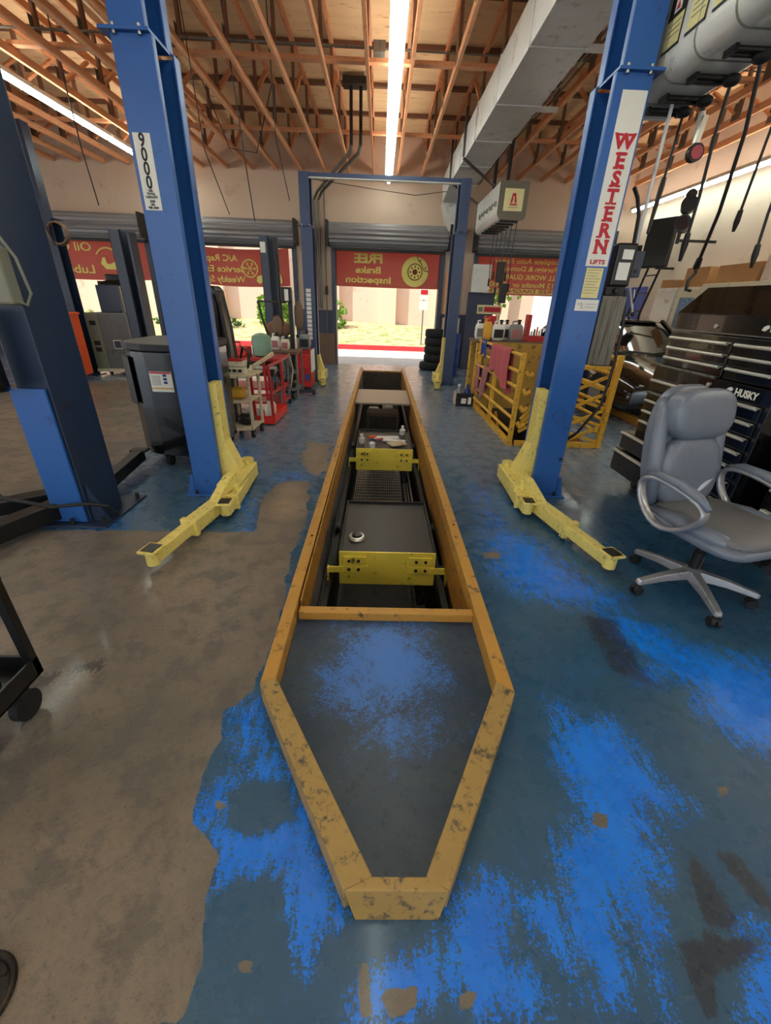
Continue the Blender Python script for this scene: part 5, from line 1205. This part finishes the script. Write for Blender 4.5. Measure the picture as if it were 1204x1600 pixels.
for s_ in (-1,1):
    for a,b_ in (((.76,7.15,.88),(.63,7.98,1.36)),((.78,8.55,.92),(.62,8.55,1.38)),((.72,9.95,.96),(.60,9.2,1.36))):
        MB().bar((4.3+s_*a[0],a[1],a[2]),(4.3+s_*b_[0],b_[1],b_[2]),.05,.05).build('pillar','car_black',t)
    for y in (6.65,9.4):
        w = MB().lathe([(.31,-.1),(.33,-.06),(.33,.06),(.31,.1)],(4.3+s_*.82,y,.33),axis='x',n=28).build('wheel','tyre',t,smooth=True); MB().lathe([(.19,-.11),(.2,.11)],(4.3+s_*.82,y,.33),axis='x',n=20).build('rim','steel',w)
    MB().pillow((4.3+s_*.62,5.95,.55),.12,.05,.04).build('headlight','dark_glass',t,smooth=True)
    MB().pillow((4.3+s_*.98,7.6,1.0),.08,.05,.06).build('mirror','car_black',t,smooth=True)
    MB().tube([(4.3+s_*.05+.1,7.1,.905),(4.3+s_*.45+.05,7.22,.93)],.01,5).build('wiper','black',t)
MB().box(3.75,4.85,5.83,5.87,.40,.50).build('grille','car_trim',t); MB().box(4.12,4.48,5.815,5.83,.44,.54).build('bumper_plate','label_white',t)
t = thing('pit_curb', (4.2,7.5,0), 'yellow steel curb of the second service pit, under the black sedan', 'curb')
B(3.78,3.86,5.6,11.0,0,.10).build('side_rail','curb_yellow',t,bevel=.004); B(4.74,4.82,5.6,11.0,0,.10).build('side_rail','curb_yellow',t,bevel=.004)
MB().bar((3.82,5.62,.05),(4.15,4.9,.05),.08,.10).bar((4.78,5.62,.05),(4.45,4.9,.05),.08,.10).box(4.1,4.5,4.84,4.92,0,.10).build('nose_rail','curb_yellow_tip',t)

# ============================================================ RIGHT WALL
tag(B(5.90,5.948,10.5,11.45,0,2.0).build('panel_door','door_blue',bevel=.004),'blue painted side door in the right hand wall near the back corner','door')
t = thing('wall_ladder', (5.1,9.2,0), 'thin black metal ladder leaning on the right hand wall below the spotlights', 'ladder')
a0, a1, b0, b1 = Vector((5.2,10.2,.0)), Vector((5.8,10.3,2.7)), Vector((5.2,9.75,.0)), Vector((5.8,9.85,2.7))
for p, q in ((a0,a1),(b0,b1)): MB().bar(p,q,.03,.03).build('side_rail','black',t)
for k in range(8): u = .06+k*.125; MB().cyl(a0.lerp(a1,u), b0.lerp(b1,u), .014,8).build('rung','black',t)
t = thing('wall_speaker', (5.2,9.3,2.2), 'tall black loudspeaker panel mounted high on the right hand wall', 'speaker')
T = Matrix.Translation((5.5,9.75,2.72)) @ Matrix.Rotation(.5,4,'Z')
MB().box(-.06,.06,-.27,.27,-.42,.42,T).build('cabinet','black',t,bevel=.02); MB().bar((5.56,9.75,2.3),(5.94,9.75,2.3),.04,.04).build('bracket','black',t)
MB().box(-.02,.02,.34,.44,-.35,.0,T).build('side_unit','black',t,bevel=.01)
t = thing('spot_light', (5.2,8.9,2.9), 'pair of black stage spotlights with a red lens beside the wall speaker', 'spotlight')
MB().cyl((5.25,8.75,2.6),(5.25,8.75,3.25),.03).build('pole','black',t); MB().cyl((5.32,8.80,2.88),(5.05,8.42,2.86),.12,20).build('lamp_can','black',t,smooth=True); MB().cyl((5.05,8.42,2.86),(5.045,8.41,2.86),.10,20).build('lens','lens_red',t)
MB().cyl((5.3,8.80,3.15),(5.15,8.55,3.15),.12,20).build('lamp_can','black',t,smooth=True); MB().cyl((5.3,8.85,3.30),(5.2,8.65,3.30),.08,16).build('lamp_can','black',t,smooth=True)
MB().bar((5.28,8.75,2.65),(5.94,8.75,2.65),.04,.04).build('wall_arm','black',t)
for i,(y0,y1,mt,lab) in enumerate(((8.72,9.35,'white_enamel','tall cream metal locker against the right wall, farthest of the pair'),(8.06,8.70,'beige','tall cream metal locker with a blue poster, beside the other locker'))):
    t = thing('locker', (5.7,(y0+y1)/2,0), lab, 'locker', 'lockers on the right wall')
    B(5.5,5.93,y0,y1,0,1.92).build('locker_body',mt,t,bevel=.006); q = B(5.485,5.5,y0+.02,y1-.02,.08,1.88).build('locker_door',mt,t,bevel=.004); B(5.475,5.485,y0+.06,y0+.10,.95,1.1).build('latch','steel',q)
    if i: B(5.478,5.485,y0+.1,y1-.16,1.25,1.75).build('poster','poster_blue',q)
tag(B(5.45,5.93,6.3,8.0,0,1.95).build('metal_cabinet','beige',bevel=.006),'wide cream cabinet against the right wall, mostly behind the top tool chest','cabinet')
for i,(y0,y1,h,z) in enumerate(((9.0,9.3,.14,1.92),(8.72,8.96,.12,1.92),(8.1,8.62,.30,1.92),(6.95,7.85,.26,1.95),(6.5,6.9,.34,1.95))):
    T = Matrix.Translation((5.7,(y0+y1)/2,z+.001)) @ Matrix.Rotation((.1,-.15,.12,-.05,.08)[i],4,'Z')
    t = thing('carton', (5.7,(y0+y1)/2,z), ('small carton on the farthest locker','low carton on the inner edge of the farthest locker','large square carton on the locker with the poster','long open carton on the wide cream cabinet','pale carton at the near end of the wide cream cabinet')[i], 'box', 'cartons on top of the lockers')
    MB().box(-.18,.18,-(y1-y0)/2,(y1-y0)/2,0,h,T).build('carton_body','cardboard' if i<4 else 'panel_pale',t,bevel=.004); MB().box(-.182,.182,-.02,.02,h,h+.002,T).build('tape','tan_paint',t)
t = thing('paddle_tool', (5.5,10.2,1.2), 'white handled tool hanging on the blue side door', 'tool'); MB().cyl((5.88,10.9,1.95),(5.88,10.75,1.5),.012).build('handle','label_white',t); B(5.87,5.9,10.68,10.82,1.3,1.5).build('blade','machine_grey',t)

# ============================================================ LEFT SIDE MACHINES AND CARTS
t = thing('parts_bin', (-1.88,4.2,0), 'large black wheeled cabinet with a white safety label behind the left blue column', 'cabinet')
poly = [(-2.30,4.15),(-2.27,3.98),(-2.16,3.86),(-2.02,3.80),(-1.76,3.78),(-1.66,3.86),(-1.58,4.05),(-1.58,4.6),(-1.64,4.7),(-2.22,4.7),(-2.30,4.6)]
MB().prism(poly,'z',.13,1.06).build('cabinet_body','black_gloss',t,bevel=.01)
MB().prism([(-1.86+(x+1.86)*1.04,4.25+(y-4.25)*1.04) for x,y in poly],'z',1.06,1.12).build('lid','car_trim',t,bevel=.01)
MB().prism([(-2.3,3.96),(-2.24,3.88),(-2.18,3.84),(-2.24,3.98)],'z',.6,1.0).build('corner_grip','dark_steel',t)
q = B(-1.99,-1.80,3.772,3.786,.73,.90).build('safety_label','label_white',t)
B(-1.985,-1.805,3.768,3.772,.885,.898).build('red_stripe','ink_red',q); B(-1.985,-1.805,3.768,3.772,.755,.765).build('yellow_stripe','jug_yellow',q)
for k in range(6): B(-1.975,-1.90,3.768,3.772,.86-.014*k,.864-.014*k).build('print_line','ink_grey',q)
for k in range(3): B(-1.875,-1.845,3.768,3.772,.80+.03*k,.82+.03*k).build('pictogram','ink_blue',q)
for x,y in ((-2.02,3.9),(-1.66,4.5),(-1.66,4.05),(-2.15,4.6)): caster(t,x,y,.06)
# tall twin cylinder machine
t = thing('service_machine', (-1.8,5.15,0), 'tall dark brown service machine with two cylinders and looped hoses behind the black cabinet', 'machine')
MB().prism([(-2.02,.1),(-1.72,.1),(-1.72,1.2),(-1.76,1.56),(-1.80,1.60),(-1.98,1.60),(-2.02,1.56)],'y',5.05,5.3).build('housing','grease',t,bevel=.02)
for x in (-1.94,-1.81): MB().lathe([(.03,0),(.045,.03),(.045,.60),(.03,.66),(.02,.70)],(x,5.0,.82),n=18).build('cylinder','dark_steel',t,smooth=True)
MB().prism([(-2.0,.2),(-1.76,.2),(-1.76,.70),(-2.0,.75)],'y',4.98,5.05).build('front_panel','machine_olive',t,bevel=.02)
MB().tube([(-1.68,5.0,1.5),(-1.62,4.96,1.2),(-1.60,4.95,.9),(-1.55,4.94,.72),(-1.48,4.95,.8),(-1.46,4.97,.95),(-1.53,4.98,1.0),(-1.58,5.0,.85)],.016,8).build('looped_hose','hose',t,smooth=True)
MB().tube([(-1.72,4.98,1.45),(-1.66,4.93,1.0),(-1.68,4.92,.6)],.012,8).build('hose_line','hose',t,smooth=True)
for x in (-1.95,-1.7): MB().cyl((x-.02,5.1,.05),(x+.02,5.1,.05),.05).build('wheel','black_rubber',t)
# tan wheeled stand with a beige instrument
t = thing('tan_stand', (-1.55,4.95,0), 'tan painted tubular cart with the beige instrument on its top shelf', 'cart')
c0 = [(-1.72,4.75),(-1.47,4.85),(-1.45,5.2),(-1.72,5.15)]
for x,y in c0: MB().tube([(x,y,.10),(x,y,.70)],.020,8).build('leg','tan_paint',t,smooth=True)
MB().prism([(-1.76,4.70),(-1.43,4.80),(-1.40,5.24),(-1.76,5.2)],'z',.70,.73).build('top_shelf','tan_paint',t,bevel=.006)
MB().prism(c0,'z',.10,.13).build('bottom_shelf','tan_paint',t); MB().prism(c0,'z',.42,.44).build('middle_shelf','tan_paint',t)
for x,y in ((-1.70,4.75),(-1.48,4.88),(-1.46,5.18)): 
    q = MB().cyl((x-.016,y,.05),(x+.016,y,.05),.05,18).build('caster','black_rubber',t,smooth=True); MB().cyl((x-.018,y,.05),(x+.018,y,.05),.02).build('hub','steel',q)
t = thing('instrument_case', (-1.6,5.0,.731), 'beige instrument with a maroon lid on the tan cart', 'instrument')
B(-1.72,-1.49,4.86,5.12,.731,.80).build('lower_case','beige',t,bevel=.008); B(-1.715,-1.50,4.87,5.1,.805,.86).build('upper_case','beige',t,bevel=.008); B(-1.71,-1.53,4.88,5.09,.86,.885).build('lid','red_paint',t,bevel=.004)
for k in range(3): B(-1.69+.06*k,-1.65+.06*k,4.852,4.86,.75,.78).build('dial','dark_steel',t)
for i,(x,y,z,mt,lab) in enumerate(((-1.64,4.98,.441,'jug_yellow','yellow drill case on the middle shelf of the tan cart'),(-1.58,5.0,.131,'dark_steel','dark motor on the bottom shelf of the tan cart'))):
    tag(MB().pillow((x,y,z+.065),.09,.09,.065,e=.5).build('cart_item',mt,smooth=True),lab,'tool')
# red rack
t = thing('red_rack', (-1.45,5.8,0), 'red tubular parts rack on the floor beside the tan cart', 'rack')
for (x,y) in ((-1.60,5.45),(-1.38,5.5),(-1.36,6.15),(-1.60,6.15)): MB().bar((x,y,0.02),(x-.02,y,.74),.035,.035).build('post','red_paint',t,bevel=.004)
m = MB()
B(-1.62,-1.35,5.42,6.18,.02,.05).build('tray_base','red_bright',t); 
for (a,b_) in (((-1.61,5.43),(-1.35,5.47)),((-1.36,5.45),(-1.34,6.18)),((-1.61,6.17),(-1.34,6.17))): MB().bar((a[0],a[1],.07),(b_[0],b_[1],.07),.012,.10).build('tray_side','red_bright',t)
MB().bar((-1.62,5.43,.70),(-1.38,5.75,.86),.03,.04).build('handle','tan_paint',t); MB().bar((-1.40,5.5,.73),(-1.38,6.15,.73),.03,.03).bar((-1.40,5.5,.38),(-1.38,6.15,.38),.03,.03).bar((-1.62,5.46,.38),(-1.40,5.5,.38),.03,.03).build('cross_rail','red_paint',t)
MB().torus((-1.40,5.95,.48),.15,.018,'x',24,6).build('hose_coil','black',t,smooth=True)
for i,(y,mt) in enumerate(((5.6,'jug_white'),(5.78,'beige'))):
    tag(MB().lathe([(.05,0),(.055,.02),(.055,.15),(.02,.2),(.02,.23)],(-1.46,y,.052),n=16).build('bottle',mt,smooth=True),('white bottle standing in the near end of the red rack','cream bottle standing farther back in the red rack')[i],'bottle','bottles in the red rack')
# red service cart with green tank
t = thing('service_cart', (-1.85,6.5,0), 'red topped service cart with shelves carrying the green tank', 'cart')
B(-2.30,-1.38,6.2,6.8,.70,.74).build('top_tray','red_paint',t,bevel=.006); B(-2.28,-1.4,6.2,6.215,.50,.70).build('front_apron','dark_steel',t); B(-2.2,-1.45,6.19,6.2,.60,.64).build('bright_bar','bright_steel',t)
B(-2.28,-1.4,6.22,6.78,.30,.33).build('shelf','red_paint',t); B(-2.28,-1.4,6.22,6.78,.10,.13).build('shelf','red_paint',t)
for x in (-2.27,-1.43):
    for y in (6.22,6.76): B(x,x+.03,y-.015,y+.015,.06,.70).build('leg','machine_grey',t); MB().cyl((x,y,.035),(x+.03,y,.035),.035).build('caster','black_rubber',t)
t = thing('gas_tank', (-1.72,6.5,.741), 'pale green rounded gas tank standing on the red topped cart', 'tank')
MB().lathe([(.10,0),(.135,.02),(.14,.06),(.14,.22),(.12,.275),(.07,.30),(.03,.31)],(-1.70,6.45,.741)).build('shell','green_tank',t,smooth=True)
t = thing('red_toolbox', (-2.05,6.5,.741), 'low red toolbox with a carrying handle left of the green tank', 'toolbox')
B(-2.28,-1.9,6.3,6.65,.741,.86).build('box_body','red_bright',t,bevel=.02); MB().tube([(-2.2,6.35,.86),(-2.2,6.35,.93),(-1.98,6.35,.93),(-1.98,6.35,.86)],.01,6).build('handle','black',t)
t = thing('yard_cart', (-1.65,7.3,0), 'grey wire cart with a dark tray between the green tank and the pole stand', 'cart')
B(-1.78,-1.30,6.95,7.5,.72,.76).build('top_tray','wood_brown',t,bevel=.004)
for x in (-1.76,-1.33):
    for y in (6.98,7.47): B(x,x+.025,y-.012,y+.012,.05,.72).build('leg','machine_grey',t)
B(-1.76,-1.32,6.97,7.48,.16,.18).build('shelf','machine_grey',t); B(-1.74,-1.36,7.0,7.4,.42,.44).build('shelf','machine_grey',t)
for k in range(3): MB().tube([(-1.42-.05*k,6.94,.74),(-1.36-.05*k,6.90,.5),(-1.42-.04*k,6.92,.22)],.010,6).build('cable','hose' if k else 'tan_paint',t,smooth=True)
MB().pillow((-1.5,7.2,.24),.12,.12,.07,e=.5).build('motor','black',t,smooth=True)
for i,(x,y,mt,h,lab) in enumerate(((-1.66,7.15,'jug_white',.26,'white jug on the grey wire cart, left one'),(-1.50,7.1,'beige',.22,'cream jug on the grey wire cart, beside the white jug'))): jug(x,y,.761,.13,.11,h,mt,lab,group='jugs on the wire cart',lab='rag_pink')
for k in range(0):
    tag(B(-1.46+.10*k,-1.42+.10*k,7.05,7.12,.40,.76-.02*k).build('tool_strap','red_paint',bevel=.004),('left','right')[k]+' red tool hanging at the front of the grey wire cart','tool','red tools on the wire cart') if k==1 else None
# pole stand
t = thing('pole_stand', (-1.42,7.4,0), 'black upright pole stand on a low wheeled base with a small keypad at its top', 'stand')
B(-1.47,-1.40,7.38,7.44,.08,1.62).build('pole','dark_steel',t,bevel=.005); B(-1.40,-1.385,7.385,7.435,.1,1.6).build('steel_strip','bright_steel',t)
MB().bar((-1.7,7.35,.07),(-1.12,7.5,.07),.07,.05).bar((-1.44,7.1,.07),(-1.4,7.7,.07),.06,.05).build('base','black',t)
for x,y in ((-1.14,7.49),(-1.66,7.36),(-1.43,7.12)): MB().cyl((x-.02,y,.04),(x+.02,y,.04),.04).build('caster','black_rubber',t)
q = B(-1.55,-1.40,7.3,7.4,1.45,1.66).build('head_box','dark_steel',t,bevel=.006); B(-1.50,-1.44,7.295,7.3,1.47,1.63).build('keypad','label_white',q)
MB().bar((-1.95,7.42,1.45),(-1.5,7.42,1.45),.03,.03).build('side_bar','dark_steel',t); 
MB().tube([(-1.95,7.42,1.45),(-1.9,7.4,1.2),(-1.84,7.4,1.0),(-1.78,7.4,.8)],.02,6).tube([(-1.62,7.4,2.3),(-1.6,7.4,1.9),(-1.6,7.4,1.45),(-1.58,7.4,1.1)],.022,6).build('dangling_cable','dark_steel',t,smooth=True)
MB().pillow((-1.66,7.4,1.1),.08,.06,.16,e=.6).build('air_ratchet','wood_brown',t,smooth=True); MB().pillow((-1.33,7.5,1.25),.07,.06,.22,e=.6).build('filter_head','wood_brown',t,smooth=True)
# red roll cab
t = thing('roll_cabinet', (-1.4,8.3,0), 'red drawer cabinet with a white side panel in front of the far lift column', 'cabinet')
B(-1.58,-1.25,8.0,8.45,.04,.68).build('cabinet_body','red_paint',t,bevel=.006); B(-1.247,-1.24,8.0,8.45,.3,.68).build('white_panel','label_white',t)
for k in range(5): B(-1.56,-1.27,7.99,8.0,.62-.05*k-.04,.62-.05*k).build('drawer','red_bright',t,bevel=.002)
B(-1.36,-1.28,7.985,7.99,.16,.27).build('sticker','ink_blue',t)
jug(-1.36,8.15,.681,.20,.16,.33,'jug_grey','grey jug with a dark label on top of the red drawer cabinet',group='jugs on the red cabinet',lab='ink_black')
jug(-1.52,8.2,.681,.12,.12,.24,'beige','cream jug on the left of the red drawer cabinet top',group='jugs on the red cabinet')
tag(MB().pillow((-1.78,8.0,1.02),.22,.1,.14,e=.8).build('dark_bundle','wood_dark',smooth=True),'dark brown bundle of gloves above the wire cart','bundle')
B(-1.9,-1.6,7.9,8.1,.0,.9).build('bundle_stand','machine_grey')
tag(bpy.data.objects['bundle_stand'],'narrow grey stand carrying the dark bundle','stand')
# far left machines
t = thing('orange_cabinet', (-5.66,8.15,0), 'bright orange rolling cabinet with a black hose, at the far left', 'cabinet')
T = Matrix.Translation((-5.66,8.15,0)) @ Matrix.Rotation(.12,4,'Z')
MB().box(-.20,.20,-.25,.25,.10,1.12,T).build('cabinet_body','orange_paint',t,bevel=.01); MB().box(-.22,.22,-.27,.27,1.12,1.16,T).build('lid','orange_paint',t,bevel=.006)
MB().box(-.02,.10,-.262,-.25,.72,.82,T).build('paper_label','label_white',t)
MB().tube([(-5.88,7.87,.9),(-5.73,7.83,.82),(-5.58,7.85,.86),(-5.44,7.89,.84)],.018,8).build('black_hose','hose',t,smooth=True)
for k in range(5): B(-5.82,-5.66,7.85,7.87,.25+.13*k,.262+.13*k).build('wire_rung','black',t)
for x in (-5.80,-5.50): MB().cyl((x-.02,8.0,.05),(x+.02,8.0,.05),.05).build('caster','black_rubber',t)
t = thing('bottle', (-5.66,8.15,1.17), 'white plastic bottle standing on the orange cabinet', 'bottle')
MB().pillow((-5.66,8.15,1.31),.12,.09,.15,e=.45).build('body','jug_white',t,smooth=True); B(-5.72,-5.60,8.05,8.06,1.22,1.32).build('label','ink_grey',t)
t = thing('red_cabinet', (-5.5,7.4,0), 'red rolling machine with a dark red hood beside the big dark blue post', 'machine')
MB().box(-5.75,-5.22,7.05,7.55,.08,.72).build('machine_body','red_paint',t,bevel=.01); MB().prism([(-5.75,.72),(-5.22,.72),(-5.35,.92),(-5.5,1.0),(-5.75,1.0)],'y',7.05,7.5).build('hood','red_bright',t,bevel=.02)
MB().cyl((-5.35,7.1,.76),(-5.2,7.0,.74),.03).build('chrome_spout','bright_steel',t)
for x in (-5.6,-5.28): MB().cyl((x-.02,7.15,.04),(x+.02,7.15,.04),.04).build('caster','black_rubber',t)
t = thing('blue_machine', (-6.4,8.3,0), 'blue cabinet with small white lettering behind the red machine', 'machine')
B(-6.75,-6.12,8.2,8.6,.05,1.15).build('machine_body','blue_paint',t,bevel=.01); text('co', .12, 'label_white', 'lettering', t, (-6.2,8.19,1.05), bold=.004)
t = thing('test_machine', (-5.3,9.2,0), 'grey square emissions test machine with a dark monitor, between orange cabinet and pale panel', 'machine')
T = Matrix.Translation((-5.30,9.2,0)) @ Matrix.Rotation(.06,4,'Z')
MB().box(-.36,.34,-.28,.3,.10,1.14,T).build('machine_body','machine_grey',t,bevel=.012); MB().box(-.40,-.16,-.31,-.28,.12,1.14,T).build('side_column','machine_olive',t,bevel=.008)
MB().box(-.40,.40,-.34,.32,.06,.12,T).build('base_plinth','beige',t,bevel=.01)
q = MB().box(.02,.17,-.30,-.28,.50,.66,T).build('gauge_frame','label_white',t); MB().box(.035,.155,-.305,-.30,.515,.645,T).build('gauge','lift_grey',q)
for z0,z1 in ((.92,1.0),(.56,.64),(.44,.52)): MB().box(-.33,-.22,-.318,-.31,z0,z1,T).build('control_panel','ink_black',t)
MB().tube([(-5.08,8.9,.65),(-5.03,8.86,.5),(-5.0,8.86,.3),(-5.07,8.88,.2)],.025,8).build('coiled_hose','hose',t,smooth=True)
for x in (-5.5,-5.1): MB().cyl((x-.02,9.0,.04),(x+.02,9.0,.04),.04).build('caster','black_rubber',t)
tag(MB().box(-.25,.16,-.1,.0,1.145,1.62,Matrix.Translation((-5.27,9.28,0))).build('monitor','lift_grey',bevel=.01),'flat dark monitor box standing on the grey test machine','monitor')
t = thing('pale_cabinet', (-5.2,10.0,0), 'tall pale scuffed panel cabinet with dark objects piled on top', 'cabinet')
B(-5.75,-5.05,9.75,10.15,.02,1.62).build('cabinet_body','panel_pale',t,bevel=.006); B(-5.75,-5.05,9.74,9.75,.84,.86).build('seam_strip','wood_brown',t)
t = thing('engine_part', (-5.2,10,1.62), 'dark greasy engine parts piled on the tall pale cabinet', 'engine parts')
MB().box(-5.8,-5.05,9.75,10.1,1.621,1.70).build('plate_part','dark_steel',t,bevel=.01); MB().box(-5.65,-5.32,9.8,10.0,1.70,1.83).build('block_part','grease',t,bevel=.02); MB().tube([(-5.7,9.70,1.66),(-5.5,9.69,1.70),(-5.3,9.69,1.66),(-5.1,9.70,1.70)],.03,6).build('hose_part','grease',t,smooth=True)
t = thing('shelf_rack', (-4.2,9.8,0), 'dark narrow rack of hanging parts beside the yellow footed post', 'rack')
B(-4.24,-4.10,9.6,9.8,0,1.72).build('frame','wood_dark',t,bevel=.01)
for k in range(7): MB().pillow((-4.15,9.58,.8+.13*k),.06,.05,.05,e=.8).build('hung_part','grease',t,smooth=True)
# black tray cart cut by the left frame edge
t = thing('tray_cart', (-1.5,1.15,0), 'black steel tray cart cut off by the left edge of the view, nearest the camera', 'cart')
B(-1.295,-1.262,1.14,1.17,.19,.62).build('upright','black',t,bevel=.003)
m = B(-1.9,-1.262,.75,1.17,.19,.20); m.box(-1.272,-1.262,.75,1.17,.19,.27); m.box(-1.9,-1.262,1.16,1.17,.19,.27); m.build('lower_tray','black',t,bevel=.002)
B(-1.9,-1.262,.75,1.17,.62,.63).build('upper_tray','black',t)
B(-1.295,-1.262,.75,.78,.19,.62).build('upright','black',t)
for x,y in ((-1.34,1.12),(-1.34,.82)): q = MB().cyl((x-.016,y,.06),(x+.016,y,.06),.06,20).build('caster','black_rubber',t,smooth=True); MB().box(x-.022,x+.022,y-.02,y+.02,.11,.19).build('fork','dark_steel',q)
tag(MB().pillow((-1.42,1.0,.225),.10,.1,.024,e=.6).build('shop_cloth','grease',smooth=True),'dark oily cloth lying in the tray of the black cart','cloth')
# roof cables
for i,(pts,lab) in enumerate((([(-2.9,8.6,4.69),(-2.6,9,3.72),(-2.2,9.2,3.72),(-1.9,9.4,4.69)],'long slack wire drooping from the roof left of the middle pier'),([(-1.95,7.0,4.69),(-1.9,7.3,3.0),(-1.88,7.4,2.5)],'thin cord hanging from the roof beside the far lift'),([(-4.1,7.2,4.69),(-4.08,7.25,3.2),(-4.05,7.3,2.6)],'thin cord hanging from the roof in front of the far left doorway'),([(-3.4,4.4,4.69),(-3.38,4.6,3.0),(-3.3,5.0,1.9)],'thin cord hanging beside the big dark blue post'))):
    tag(MB().tube(pts,.008,6).build('hanging_cable','hose',smooth=True),lab,'cable')
